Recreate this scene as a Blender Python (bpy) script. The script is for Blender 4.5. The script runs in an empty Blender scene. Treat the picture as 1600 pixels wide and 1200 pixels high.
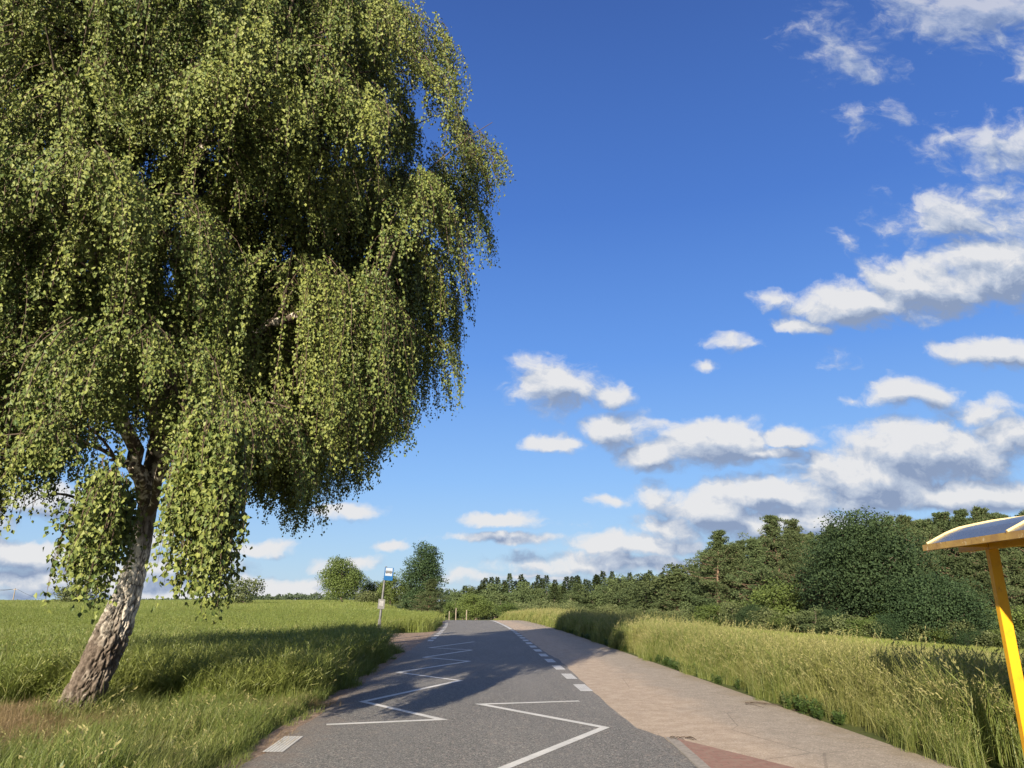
import bpy, math, random
import numpy as np
from mathutils import noise as mnoise, Vector
rng = np.random.default_rng(7)
random.seed(7)
scene = bpy.context.scene

# ------------------------------------------------------------------ camera
EYE = 1.65
FPX = 1120.0
PITCH = math.atan(340 / FPX)
cam_d = bpy.data.cameras.new('camera')
cam = bpy.data.objects.new('camera', cam_d)
scene.collection.objects.link(cam)
cam.location = (0, 0, EYE)
cam.rotation_euler = (math.pi / 2 + PITCH, 0, 0)
cam_d.sensor_width = 36
cam_d.lens = 36 * FPX / 1600
cam_d.clip_start = 0.05
cam_d.clip_end = 6000
scene.camera = cam
CT, ST = math.cos(PITCH), math.sin(PITCH)

def ray(px, py):
    u = (px - 800) / FPX; v = (600 - py) / FPX
    return (u, CT - v * ST, ST + v * CT)
def gp(px, py, z=0.0):
    dx, dy, dz = ray(px, py); t = (z - EYE) / dz
    return (dx * t, dy * t)
def at(px, py, Y):
    dx, dy, dz = ray(px, py); t = Y / dy
    return (dx * t, Y, EYE + dz * t)

# ------------------------------------------------------------------ light
SUN_EL = 19.0
PHI = 15.0                     # light travels this many degrees right of +Y
w = bpy.data.worlds.new('World'); scene.world = w
w.use_nodes = True
sun_d = bpy.data.lights.new('sun', 'SUN'); sun = bpy.data.objects.new('sun', sun_d)
scene.collection.objects.link(sun)
sun_d.energy = 5.0; sun_d.angle = math.radians(0.5); sun_d.color = (1.0, 0.88, 0.70)
e_, p_ = math.radians(SUN_EL), math.radians(PHI)
ldir = Vector((math.sin(p_) * math.cos(e_), math.cos(p_) * math.cos(e_), -math.sin(e_)))
sun.rotation_euler = ldir.to_track_quat('-Z', 'Y').to_euler()
scene.view_settings.view_transform = 'Standard'
scene.view_settings.look = 'None'
scene.view_settings.exposure = 1.3
scene.view_settings.gamma = 1

# ---- world sky with clouds laid out by direction
def build_world():
    nt = w.node_tree; nt.nodes.clear(); L = nt.links.new
    g = bpy.data.node_groups.new('cloud_field', 'ShaderNodeTree')
    g.interface.new_socket('P', in_out='INPUT', socket_type='NodeSocketVector')
    g.interface.new_socket('D', in_out='OUTPUT', socket_type='NodeSocketFloat')
    N = g.nodes.new; GL = g.links.new
    gi = N('NodeGroupInput'); go = N('NodeGroupOutput')
    def noise(vec, scale, detail, rough, colr=False):
        n = N('ShaderNodeTexNoise'); n.inputs['Scale'].default_value = scale
        n.inputs['Detail'].default_value = detail; n.inputs['Roughness'].default_value = rough
        GL(vec, n.inputs['Vector']); return n.outputs['Color' if colr else 'Fac']
    def vm(op, a, b):
        n = N('ShaderNodeVectorMath'); n.operation = op
        for i, s in enumerate((a, b)):
            if s is None: continue
            if isinstance(s, (tuple, list)): n.inputs[i].default_value = s
            else: GL(s, n.inputs[i])
        return n.outputs['Value'] if op == 'LENGTH' else n.outputs['Vector']
    def mt(op, a, b=None, gg=N, gl=GL):
        n = gg('ShaderNodeMath'); n.operation = op
        for i, s in enumerate((a, b)):
            if s is None: continue
            if isinstance(s, (int, float)): n.inputs[i].default_value = s
            else: gl(s, n.inputs[i])
        return n.outputs[0]
    P = gi.outputs[0]
    wn = noise(vm('MULTIPLY', P, (1, 1.5, 1)), 9, 3, 0.5, True)
    w1 = vm('MULTIPLY', vm('SUBTRACT', wn, (0.5, 0.5, 0.5)), (0.085, 0.05, 0))
    wn2 = noise(P, 38, 3, 0.55, True)
    w2 = vm('MULTIPLY', vm('SUBTRACT', wn2, (0.5, 0.5, 0.5)), (0.022, 0.018, 0))
    Q = vm('ADD', vm('ADD', P, w1), w2)
    clouds = [  # px, py, half width, half height, strength
        (870,600,68,42,1.02),(958,614,40,20,.8),(972,668,62,24,1),(865,690,50,13,.95),
        (1020,706,52,20,.9),(1120,692,96,40,1.08),(1235,684,60,18,.95),(1185,710,80,14,.9),
        (1560,420,100,55,1.1),(1440,448,95,45,1.1),(1340,478,85,34,1.05),(1255,512,52,14,.85),
        (1500,345,110,45,.66),(1580,330,70,60,.5),(1415,618,72,23,1),(1330,626,30,9,.5),(1570,550,100,26,1.0),
        (1520,15,150,52,.66),(1330,92,66,30,.42),(1290,50,44,44,.28),(1605,95,26,24,.4),(1575,225,110,42,.46),
        (1335,180,26,28,.34),(1395,172,30,18,.24),(1320,380,20,18,.38),(1212,467,36,13,.5),
        (1145,535,40,12,.5),(1108,567,17,10,.4),(1305,566,28,16,.3),
        (1440,708,160,46,1.1),(1350,738,130,42,1.05),(1200,776,170,28,1.05),(1110,800,95,40,.9),
        (1500,772,190,30,1.1),(1590,682,80,34,.85),(1530,652,80,20,.6),(1250,820,260,32,.9),
        (952,780,34,14,.85),(1020,770,32,22,.7),(785,812,66,14,1.0),(795,843,100,11,.95),
        (990,852,130,18,.8),(1060,820,70,28,.75),(960,880,220,18,.7),(820,900,160,9,.5),
        (548,802,52,16,.9),(405,855,38,12,.75),(610,852,24,7,.7),(60,785,90,24,.8),(115,812,40,12,.7),
        (40,868,150,24,.9),(100,905,240,22,.9),(270,880,110,20,.8),(430,912,130,18,.85),(545,880,60,12,.6),(300,926,460,13,.85),(240,845,70,12,.6),(-60,820,90,30,.8)]
    fld = None
    for (cx, cy, rx, ry, s) in clouds:
        dx, dy, dz = ray(cx, cy); a, e = dx / dy, dz / dy
        dx2, dy2, dz2 = ray(cx + rx, cy); ra = abs(dx2 / dy2 - a)
        dx3, dy3, dz3 = ray(cx, cy - ry); re_ = abs(dz3 / dy3 - e)
        v = vm('MULTIPLY', vm('SUBTRACT', Q, (a, e, 0)), (1 / (ra * 1.22), 1 / (re_ * 1.28), 0))
        d = mt('SUBTRACT', s, mt('MULTIPLY', vm('LENGTH', v, None), s * 1.0))
        if fld is None: fld = d
        else:
            n = N('ShaderNodeMath'); n.operation = 'SMOOTH_MAX'
            GL(fld, n.inputs[0]); GL(d, n.inputs[1]); n.inputs[2].default_value = 0.12
            fld = n.outputs[0]
    fb = noise(vm('MULTIPLY', Q, (1, 1.35, 1)), 17, 8, 0.62)
    fb2 = noise(vm('MULTIPLY', P, (1, 2.2, 1)), 5, 5, 0.55)
    out = mt('ADD', fld, mt('MULTIPLY', mt('SUBTRACT', fb, 0.52), 1.35))
    out = mt('ADD', out, mt('MULTIPLY', mt('SUBTRACT', fb2, 0.5), 0.45))
    GL(out, go.inputs[0])

    N2 = nt.nodes.new
    tc = N2('ShaderNodeTexCoord'); sp = N2('ShaderNodeSeparateXYZ'); L(tc.outputs['Generated'], sp.inputs[0])
    m = lambda op, a, b=None: mt(op, a, b, N2, L)
    ys = m('MAXIMUM', sp.outputs['Y'], 0.04)
    a = m('DIVIDE', sp.outputs['X'], ys); e = m('DIVIDE', sp.outputs['Z'], ys)
    cb = N2('ShaderNodeCombineXYZ'); L(a, cb.inputs[0]); L(e, cb.inputs[1])
    def off(v):
        n = N2('ShaderNodeVectorMath'); n.operation = 'ADD'; L(cb.outputs[0], n.inputs[0]); n.inputs[1].default_value = v; return n.outputs[0]
    def cf(vec):
        n = N2('ShaderNodeGroup'); n.node_tree = g; L(vec, n.inputs[0]); return n.outputs[0]
    D0 = cf(cb.outputs[0]); D1 = cf(off((-0.010, 0.024, 0)))
    def smooth(v, lo, hi, a0=0, b0=1, kind='SMOOTHSTEP'):
        n = N2('ShaderNodeMapRange'); n.interpolation_type = kind; L(v, n.inputs[0])
        n.inputs[1].default_value = lo; n.inputs[2].default_value = hi; n.inputs[3].default_value = a0; n.inputs[4].default_value = b0
        return n.outputs[0]
    alpha = smooth(D0, -0.06, 0.46)
    front = smooth(sp.outputs['Y'], 0.1, 0.3)
    # unseen broken cloud added behind and beside the viewer to whiten the fill light
    bn = N2('ShaderNodeTexNoise'); bn.inputs['Scale'].default_value = 2.6; bn.inputs['Detail'].default_value = 5; L(tc.outputs['Generated'], bn.inputs['Vector'])
    rear_fill = m('MULTIPLY', smooth(bn.outputs['Fac'], 0.42, 0.56), m('SUBTRACT', 1.0, front))
    alpha = m('MULTIPLY', alpha, smooth(sp.outputs['Z'], 0.36, 0.66, 1.0, 0.62))
    alpha = m('MULTIPLY', m('ADD', m('MULTIPLY', alpha, front), rear_fill), 0.97)
    lit = m('ADD', m('MULTIPLY', m('SUBTRACT', D0, D1), 1.6), 0.50)
    cn = N2('ShaderNodeTexNoise'); cn.inputs['Scale'].default_value = 30; cn.inputs['Detail'].default_value = 7; cn.inputs['Roughness'].default_value = 0.6
    L(off((0.003, 0.006, 0)), cn.inputs['Vector'])
    lit = m('ADD', lit, m('MULTIPLY', m('SUBTRACT', cn.outputs['Fac'], 0.5), 0.5))
    thick = smooth(D0, 0.1, 0.9)
    lit = m('SUBTRACT', lit, m('MULTIPLY', thick, 0.10))
    ramp = N2('ShaderNodeValToRGB'); L(lit, ramp.inputs[0])
    cr = ramp.color_ramp
    cr.elements[0].position = 0.0; cr.elements[0].color = (0.25, 0.32, 0.47, 1)
    cr.elements[1].position = 1.0; cr.elements[1].color = (0.76, 0.76, 0.77, 1)
    el = cr.elements.new(0.5); el.color = (0.47, 0.53, 0.64, 1)
    sky = N2('ShaderNodeTexSky'); sky.sky_type = 'NISHITA'; sky.sun_disc = False
    sky.sun_elevation = math.radians(SUN_EL); sky.sun_rotation = math.radians(180 + PHI)
    sky.air_density = 1.0; sky.dust_density = 0.35; sky.ozone_density = 2.2
    hs = N2('ShaderNodeHueSaturation'); hs.inputs['Saturation'].default_value = 1.12; hs.inputs['Value'].default_value = 1.0
    L(sky.outputs[0], hs.inputs['Color'])
    cm = N2('ShaderNodeVectorMath'); cm.operation = 'SCALE'; L(ramp.outputs[0], cm.inputs[0]); cm.inputs['Scale'].default_value = CLOUD_GAIN
    # measured-sky gradient by elevation, blended with the sky model
    gr = N2('ShaderNodeValToRGB'); L(sp.outputs['Z'], gr.inputs[0]); c2 = gr.color_ramp
    c2.elements[0].position = 0.0; c2.elements[1].position = 0.95
    stops = [(0.0, (.44,.63,.83)), (0.06, (.37,.58,.86)), (0.16, (.255,.49,.92)), (0.32, (.130,.325,.84)), (0.5, (.072,.200,.65)), (0.72, (.046,.120,.43)), (0.95, (.036,.09,.35))]
    for i, (p, c) in enumerate(stops):
        q = c2.elements[0] if i == 0 else (c2.elements[1] if p == 0.95 else c2.elements.new(p))
    for (p, c), q in zip(stops, sorted(c2.elements, key=lambda k: k.position)): q.color = (*c, 1)
    gs = N2('ShaderNodeVectorMath'); gs.operation = 'SCALE'; L(gr.outputs[0], gs.inputs[0]); gs.inputs['Scale'].default_value = GRAD_GAIN
    mg = N2('ShaderNodeMix'); mg.data_type = 'RGBA'; mg.inputs['Factor'].default_value = 0.85
    L(hs.outputs[0], mg.inputs[6]); L(gs.outputs[0], mg.inputs[7]); hs = mg
    mx = N2('ShaderNodeMix'); mx.data_type = 'RGBA'
    L(alpha, mx.inputs['Factor']); L(mg.outputs[2], mx.inputs[6]); L(cm.outputs[0], mx.inputs[7])
    bg = N2('ShaderNodeBackground'); bg.inputs['Strength'].default_value = SKY_S; L(mx.outputs[2], bg.inputs['Color'])
    o = N2('ShaderNodeOutputWorld'); L(bg.outputs[0], o.inputs[0])
SKY_S = 0.062
CLOUD_GAIN = 7.0
GRAD_GAIN = 6.5
build_world()
w.cycles.sampling_method = 'MANUAL'; w.cycles.sample_map_resolution = 512

# ------------------------------------------------------------------ helpers
ROOT = scene.collection
def link(o, parent=None, loc=None):
    ROOT.objects.link(o)
    if parent: o.parent = parent
    if loc is not None: o.location = loc
    return o
def tag(o, label=None, cat=None, group=None, kind=None):
    if label: o['label'] = label
    if cat: o['category'] = cat
    if group: o['group'] = group
    if kind: o['kind'] = kind
    return o
def empty(name, loc, rz=0.0, sc=(1, 1, 1)):
    o = bpy.data.objects.new(name, None); ROOT.objects.link(o)
    o.location = loc; o.rotation_euler = (0, 0, rz); o.scale = sc; o.empty_display_size = 0.3
    return o
def copy_tree(src, parent=None):
    c = src.copy(); ROOT.objects.link(c); c.parent = parent
    for ch in src.children:
        copy_tree(ch, c)
    return c

class Geo:
    """collects vertex/face arrays (quads and tris kept apart)"""
    def __init__(s): s.v = []; s.q = []; s.n = 0; s.att = []; s.slots = []
    def add(s, V, Q, att=None, slot=0):
        V = np.asarray(V, float).reshape(-1, 3); Q = np.asarray(Q, int).reshape(-1, 4)
        s.v.append(V); s.q.append(Q + s.n); s.n += len(V)
        s.att.append(np.zeros(len(Q)) if att is None else np.broadcast_to(att, len(Q)))
        s.slots.append(np.full(len(Q), slot))
    def mesh(s, name, smooth=False):
        V = np.concatenate(s.v); Q = np.concatenate(s.q)
        me = bpy.data.meshes.new(name)
        me.vertices.add(len(V)); me.vertices.foreach_set('co', V.astype(np.float32).ravel())
        me.loops.add(Q.size); me.loops.foreach_set('vertex_index', Q.astype(np.int32).ravel())
        me.polygons.add(len(Q)); me.polygons.foreach_set('loop_start', np.arange(0, Q.size, 4, dtype=np.int32))
        a = me.attributes.new('rnd', 'FLOAT', 'FACE'); a.data.foreach_set('value', np.concatenate(s.att).astype(np.float32))
        me.polygons.foreach_set('material_index', np.concatenate(s.slots).astype(np.int32))
        me.polygons.foreach_set('use_smooth', np.full(len(Q), smooth))
        me.update(calc_edges=True)
        return me
    def obj(s, name, mats, parent=None, smooth=False, loc=None):
        me = s.mesh(name, smooth)
        for m in (mats if isinstance(mats, (list, tuple)) else [mats]): me.materials.append(m)
        return link(bpy.data.objects.new(name, me), parent, loc)

def norm(a):
    return a / np.maximum(np.linalg.norm(a, axis=-1, keepdims=True), 1e-9)
def tube(geo, pts, rad, n=8, slot=0, cap=True, att=0.0):
    pts = np.asarray(pts, float); rad = np.broadcast_to(np.asarray(rad, float), len(pts))
    T = norm(np.gradient(pts, axis=0))
    ref = np.array([0, 0, 1.0]) if abs(T[0][2]) < 0.9 else np.array([1.0, 0, 0])
    A = norm(np.cross(T, ref)); B = np.cross(T, A)
    th = np.arange(n) * 2 * math.pi / n
    V = pts[:, None] + rad[:, None, None] * (np.cos(th)[None, :, None] * A[:, None] + np.sin(th)[None, :, None] * B[:, None])
    m = len(pts); i = np.arange(m - 1)[:, None] * n; j = np.arange(n)[None]
    Q = np.stack([i + j, i + (j + 1) % n, i + n + (j + 1) % n, i + n + j], -1).reshape(-1, 4)
    geo.add(V.reshape(-1, 3), Q, att, slot)
    if cap:
        for k, row in ((0, V[0]), (m - 1, V[-1])):
            c = pts[k]
            vv = np.concatenate([row, [c]])
            qs = [[a, (a + 1) % n, (a + 2) % n, n] for a in range(0, n - 1, 2)]
            geo.add(vv, qs, att, slot)
def box(geo, c, s, rz=0.0, slot=0, att=0.0, M=None):
    sx, sy, sz = [k / 2 for k in s]
    V = np.array([[x, y, z] for z in (-sz, sz) for y in (-sy, sy) for x in (-sx, sx)])
    if M is not None: V = V @ np.array(M).T
    if rz:
        cc, ss = math.cos(rz), math.sin(rz); V = V @ np.array([[cc, ss, 0], [-ss, cc, 0], [0, 0, 1]])
    V = V + np.array(c)
    Q = [[0, 2, 3, 1], [4, 5, 7, 6], [0, 1, 5, 4], [2, 6, 7, 3], [0, 4, 6, 2], [1, 3, 7, 5]]
    geo.add(V, Q, att, slot)
def cards(geo, P, A, N, L, W, att, slot=0, fold=0.0, mid=0.42):
    """diamond leaves: base P, axis A, normal N"""
    P = np.asarray(P); n = len(P)
    A = norm(A); S = norm(np.cross(N, A)); Nn = np.cross(A, S)
    L = np.broadcast_to(L, n)[:, None]; W = np.broadcast_to(W, n)[:, None]
    b = P; t = P + A * L
    m = P + A * L * mid
    l = m + S * W / 2 + Nn * W * fold; r = m - S * W / 2 + Nn * W * fold
    V = np.stack([b, r, t, l], 1).reshape(-1, 3)
    Q = np.arange(4 * n).reshape(-1, 4)
    geo.add(V, Q, att, slot)
def rdir(n, r=rng):
    return norm(r.normal(size=(n, 3)))
def sstep(a, b, x):
    t = np.clip((np.asarray(x, float) - a) / (b - a), 0, 1); return t * t * (3 - 2 * t)

# ------------------------------------------------------------------ terrain
K = 0.0444                      # the road runs to x = lat - K*y
def CX(y):
    y = np.asarray(y, float); return K * y + 0.00088 * np.clip(y - 38, 0, 62) ** 2
def H(x, y, bed=True):
    x = np.asarray(x, float); y = np.asarray(y, float)
    lat = x + CX(y)
    left = sstep(-3.5, -14, lat)
    z = 1.15 * sstep(10, 170, y) * left
    crest = np.maximum(0, y - 66)
    dr = np.minimum(0.0016 * crest ** 2, 0.022 * crest + 0.0)
    z = z - np.minimum(dr, 3.5) * (1 - left) * (1 - sstep(8, 30, lat))
    sl = np.maximum(0, lat - 6.2)
    z = z - 0.066 * np.minimum(sl, 80) * sstep(0, 3, sl)
    z = z + 0.05 * np.sin(x * 0.31 + 1.3) * np.sin(y * 0.23) * (sstep(6, 12, lat) + sstep(-5, -12, lat))
    # shallow dip between verge and field near the tree
    z = z - 0.10 * np.exp(-((y - (11.6 + 0.5 * (lat + 6.3))) / 0.5) ** 2) * sstep(-3.0, -4.0, lat) * sstep(-9, -6.5, lat)
    z = z + 0.16 * np.exp(-(((x + 6.9) / 1.1) ** 2 + ((y - 10.9) / 1.0) ** 2))
    if bed: z = z - 0.05 * np.maximum(sstep(-2.75, -2.45, lat), sstep(-5.3, -4.9, lat) * sstep(26.3, 27.5, y) * sstep(44, 42, y)) * sstep(4.9, 4.7, lat)
    return z
def Hf(x, y): return float(H(x, y, False))

# ------------------------------------------------------------------ materials
def mat(name):
    m = bpy.data.materials.new(name); m.use_nodes = True; m.node_tree.nodes.clear(); return m
class NB:
    def __init__(s, m): s.t = m.node_tree; s.N = s.t.nodes; s.L = s.t.links.new
    def node(s, typ, **k):
        n = s.N.new(typ)
        for a, b in k.items(): setattr(n, a, b)
        return n
    def put(s, inp, v):
        if v is None: return
        if isinstance(v, (int, float, tuple, list)):
            if isinstance(v, (tuple, list)) and len(v) == 3 and inp.type == 'RGBA': v = (*v, 1)
            inp.default_value = v
        else: s.L(v, inp)
    def pos(s): return s.node('ShaderNodeNewGeometry').outputs['Position']
    def obj(s): return s.node('ShaderNodeTexCoord').outputs['Object']
    def attr(s, name): return s.node('ShaderNodeAttribute', attribute_name=name).outputs['Fac']
    def noise(s, vec, scale, detail=4, rough=0.55, stretch=None, dist=0):
        if stretch: vec = s.vm('MULTIPLY', vec, stretch)
        n = s.node('ShaderNodeTexNoise'); s.put(n.inputs['Vector'], vec); s.put(n.inputs['Scale'], scale)
        s.put(n.inputs['Detail'], detail); s.put(n.inputs['Roughness'], rough); s.put(n.inputs['Distortion'], dist)
        return n.outputs['Fac']
    def voro(s, vec, scale, feature='F1', out='Distance'):
        n = s.node('ShaderNodeTexVoronoi', feature=feature); s.put(n.inputs['Vector'], vec); s.put(n.inputs['Scale'], scale)
        return n.outputs[out]
    def vm(s, op, a, b=None):
        n = s.node('ShaderNodeVectorMath', operation=op); s.put(n.inputs[0], a); s.put(n.inputs[1], b); return n.outputs[0]
    def m(s, op, a, b=None, clamp=False):
        n = s.node('ShaderNodeMath', operation=op, use_clamp=clamp); s.put(n.inputs[0], a); s.put(n.inputs[1], b); return n.outputs[0]
    def mr(s, v, lo, hi, a=0, b=1):
        n = s.node('ShaderNodeMapRange', interpolation_type='SMOOTHSTEP'); s.put(n.inputs[0], v)
        for i, q in enumerate((lo, hi, a, b)): n.inputs[i + 1].default_value = q
        return n.outputs[0]
    def mix(s, f, a, b, mode='MIX'):
        n = s.node('ShaderNodeMix', data_type='RGBA', blend_type=mode); s.put(n.inputs[0], f); s.put(n.inputs[6], a); s.put(n.inputs[7], b); return n.outputs[2]
    def sep(s, v): return s.node('ShaderNodeSeparateXYZ').outputs, s.L
    def z(s, v, c='Z'):
        n = s.node('ShaderNodeSeparateXYZ'); s.put(n.inputs[0], v); return n.outputs[c]
    def bump(s, h, strength, dist=0.01):
        n = s.node('ShaderNodeBump'); s.put(n.inputs['Strength'], strength); s.put(n.inputs['Distance'], dist); s.put(n.inputs['Height'], h); return n.outputs[0]
    def out(s, col, rough=0.8, bump=None, spec=0.3, trans=0.0, tcol=None, metal=0.0, alpha=None):
        p = s.node('ShaderNodeBsdfPrincipled'); s.put(p.inputs['Base Color'], col); s.put(p.inputs['Roughness'], rough)
        s.put(p.inputs['Specular IOR Level'], spec); s.put(p.inputs['Metallic'], metal)
        if alpha is not None: s.put(p.inputs['Alpha'], alpha)
        if bump is not None: s.L(bump, p.inputs['Normal'])
        o = s.node('ShaderNodeOutputMaterial'); sh = p.outputs[0]
        if trans:
            t = s.node('ShaderNodeBsdfTranslucent'); s.put(t.inputs['Color'], tcol if tcol is not None else col)
            mx = s.node('ShaderNodeMixShader'); mx.inputs[0].default_value = trans
            s.L(p.outputs[0], mx.inputs[1]); s.L(t.outputs[0], mx.inputs[2]); sh = mx.outputs[0]
        s.L(sh, o.inputs[0])

def leaf_mat(name, dark, light, trans=0.3, rough=0.5, spec=0.35, big=None, objvar=0.0, bigscale=0.25):
    m = mat(name); b = NB(m)
    r = b.attr('rnd'); col = b.mix(r, dark, light)
    if big is not None:
        n = b.noise(b.pos(), bigscale, 3, 0.5)
        col = b.mix(b.mr(n, 0.42, 0.62), col, b.mix(r, tuple(c * 0.75 for c in big), big))
    if objvar:
        oi = b.node('ShaderNodeObjectInfo').outputs['Random']
        hs = b.node('ShaderNodeHueSaturation')
        b.put(hs.inputs['Hue'], b.m('ADD', 0.5, b.m('MULTIPLY', b.m('SUBTRACT', oi, 0.5), 0.03 * objvar)))
        b.put(hs.inputs['Value'], b.m('ADD', 1.0, b.m('MULTIPLY', b.m('SUBTRACT', b.m('FRACT', b.m('MULTIPLY', oi, 7.31)), 0.5), 0.5 * objvar)))
        hs.inputs['Saturation'].default_value = 1; b.put(hs.inputs['Color'], col); col = hs.outputs[0]
    b.out(col, rough, None, spec, trans, b.mix(0.35, col, (0.18, 0.28, 0.03)))
    return m
def bark_mat(name, a, c, scale=8):
    m = mat(name); b = NB(m); n = b.noise(b.obj(), scale, 6, 0.65, stretch=(1, 1, 0.25))
    b.out(b.mix(b.mr(n, 0.35, 0.65), a, c), 0.9, b.bump(n, 0.6, 0.03), 0.15); return m

M_BIRCH_LEAF = leaf_mat('birch_leaf', (0.040, 0.074, 0.018), (0.205, 0.226, 0.054), 0.10, 0.55, 0.3)
M_OAK = leaf_mat('broadleaf_dark', (0.018, 0.036, 0.017), (0.046, 0.076, 0.030), 0.12, 0.7, 0.15, objvar=0.5)
M_GREEN = leaf_mat('broadleaf_mid', (0.060, 0.090, 0.022), (0.115, 0.155, 0.040), 0.2, 0.55, 0.3, objvar=0.5)
M_PINE = leaf_mat('pine_needles', (0.040, 0.060, 0.026), (0.092, 0.115, 0.048), 0.1, 0.7, 0.15, objvar=0.7)
M_FAR = leaf_mat('far_foliage', (0.046, 0.068, 0.030), (0.090, 0.118, 0.048), 0.15, 0.7, 0.15, objvar=0.8)
M_DIST = leaf_mat('distant_foliage', (0.040, 0.058, 0.034), (0.062, 0.082, 0.048), 0.1, 0.8, 0.1)
M_SHRUB = leaf_mat('shrub_leaf', (0.060, 0.080, 0.030), (0.120, 0.140, 0.055), 0.2, 0.55, 0.3, objvar=0.6)
M_BARK = bark_mat('bark_grey', (0.07, 0.055, 0.042), (0.17, 0.14, 0.115))
M_PBARK = bark_mat('bark_pine', (0.10, 0.068, 0.048), (0.22, 0.15, 0.105))

def ground_mat():
    m = mat('ground_soil'); b = NB(m); p = b.pos()
    n1 = b.noise(p, 0.35, 5, 0.6); n2 = b.noise(p, 9, 6, 0.7)
    c = b.mix(b.mr(n1, 0.35, 0.65), (0.060, 0.080, 0.022), (0.085, 0.098, 0.030))
    c = b.mix(b.mr(n2, 0.5, 0.75), c, (0.10, 0.085, 0.045))
    far = b.mr(b.z(p, 'Y'), 90, 200)
    c = b.mix(far, c, b.mix(b.mr(n1, 0.3, 0.7), (0.115, 0.145, 0.030), (0.15, 0.165, 0.045)))
    b.out(c, 0.95, b.bump(n2, 0.8, 0.05), 0.1); return m
M_GROUND = ground_mat()

def asphalt_mat():
    m = mat('asphalt'); b = NB(m); p = b.pos()
    v = b.voro(p, 95, 'F1', 'Color'); sp = b.z(v, 'X')
    v2 = b.z(b.voro(p, 42, 'F1', 'Color'), 'Y')
    big = b.noise(p, 0.5, 4, 0.6, stretch=(1.6, 0.35, 1)); mid = b.noise(p, 3.5, 5, 0.65)
    c = b.mix(b.mr(big, 0.35, 0.65), (0.128, 0.124, 0.113), (0.156, 0.150, 0.136))
    c = b.mix(b.m('MULTIPLY', b.mr(sp, 0.68, 0.98), 0.8), c, (0.40, 0.38, 0.34))
    c = b.mix(b.m('MULTIPLY', b.mr(sp, 0.30, 0.02), 0.75), c, (0.030, 0.030, 0.030))
    c = b.mix(b.m('MULTIPLY', b.mr(v2, 0.90, 1.0), 0.8), c, (0.34, 0.28, 0.24))
    c = b.mix(b.mr(mid, 0.55, 0.8, 0, 0.35), c, (0.095, 0.094, 0.09))
    # dust worked in from the edges
    x, y = b.z(p, 'X'), b.z(p, 'Y'); lat = b.m('ADD', x, b.m('ADD', b.m('MULTIPLY', y, K), b.m('MULTIPLY', b.m('POWER', b.m('MAXIMUM', b.m('SUBTRACT', y, 38), 0), 2), 0.00088)))
    latn = b.m('ADD', lat, b.m('MULTIPLY', b.m('SUBTRACT', mid, 0.5), 1.6))
    el_ = b.mr(latn, -1.75, -2.6); er = b.mr(latn, 2.0, 2.7)
    c = b.mix(b.m('MULTIPLY', b.m('MAXIMUM', el_, b.m('MULTIPLY', er, 0.6)), 0.55), c, (0.20, 0.155, 0.12))
    # wheel tracks slightly polished
    tr = b.m('ABSOLUTE', b.m('SUBTRACT', b.m('ABSOLUTE', b.m('SUBTRACT', lat, 0.0)), 1.0))
    c = b.mix(b.mr(tr, 0.45, 0.1, 0, 0.22), c, (0.165, 0.16, 0.15))
    h = b.m('ADD', b.m('MULTIPLY', sp, 0.7), b.noise(p, 160, 3, 0.6))
    b.out(c, 0.82, b.bump(h, 0.55, 0.006), 0.25); return m
M_ASPHALT = asphalt_mat()

def path_mat():
    m = mat('gravelled_asphalt'); b = NB(m); p = b.pos()
    v = b.voro(p, 60, 'F1', 'Color'); sp = b.z(v, 'X'); sp2 = b.z(b.voro(p, 120, 'F1', 'Color'), 'Y')
    big = b.noise(p, 0.7, 5, 0.6); mid = b.noise(p, 4, 5, 0.65)
    x, y = b.z(p, 'X'), b.z(p, 'Y'); lat = b.m('ADD', x, b.m('ADD', b.m('MULTIPLY', y, K), b.m('MULTIPLY', b.m('POWER', b.m('MAXIMUM', b.m('SUBTRACT', y, 38), 0), 2), 0.00088)))
    latn = b.m('ADD', lat, b.m('MULTIPLY', b.m('SUBTRACT', big, 0.5), 2.2))
    pink = b.mix(b.mr(mid, 0.35, 0.7), (0.37, 0.290, 0.215), (0.47, 0.38, 0.290))
    grey = b.mix(b.mr(mid, 0.35, 0.7), (0.29, 0.25, 0.20), (0.36, 0.31, 0.25))
    c = b.mix(b.mr(latn, 3.1, 4.1), pink, grey)
    c = b.mix(b.m('MULTIPLY', b.mr(sp, 0.72, 0.97), 0.6), c, (0.55, 0.46, 0.38))
    c = b.mix(b.m('MULTIPLY', b.mr(sp2, 0.25, 0.0), 0.5), c, (0.09, 0.07, 0.055))
    ear = b.mr(latn, 4.5, 5.1); c = b.mix(b.m('MULTIPLY', ear, 0.5), c, (0.24, 0.19, 0.12))
    # a few cracks
    cr = b.voro(b.vm('ADD', p, b.vm('MULTIPLY', b.node('ShaderNodeTexNoise').outputs['Color'], (0.8, 0.8, 0))), 0.55, 'DISTANCE_TO_EDGE')
    c = b.mix(b.m('MULTIPLY', b.mr(cr, 0.006, 0.002), 0.3), c, (0.05, 0.04, 0.032))
    b.out(c, 0.9, b.bump(b.m('ADD', sp, b.m('MULTIPLY', sp2, 0.5)), 0.7, 0.010), 0.15); return m
M_PATH = path_mat()
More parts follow.
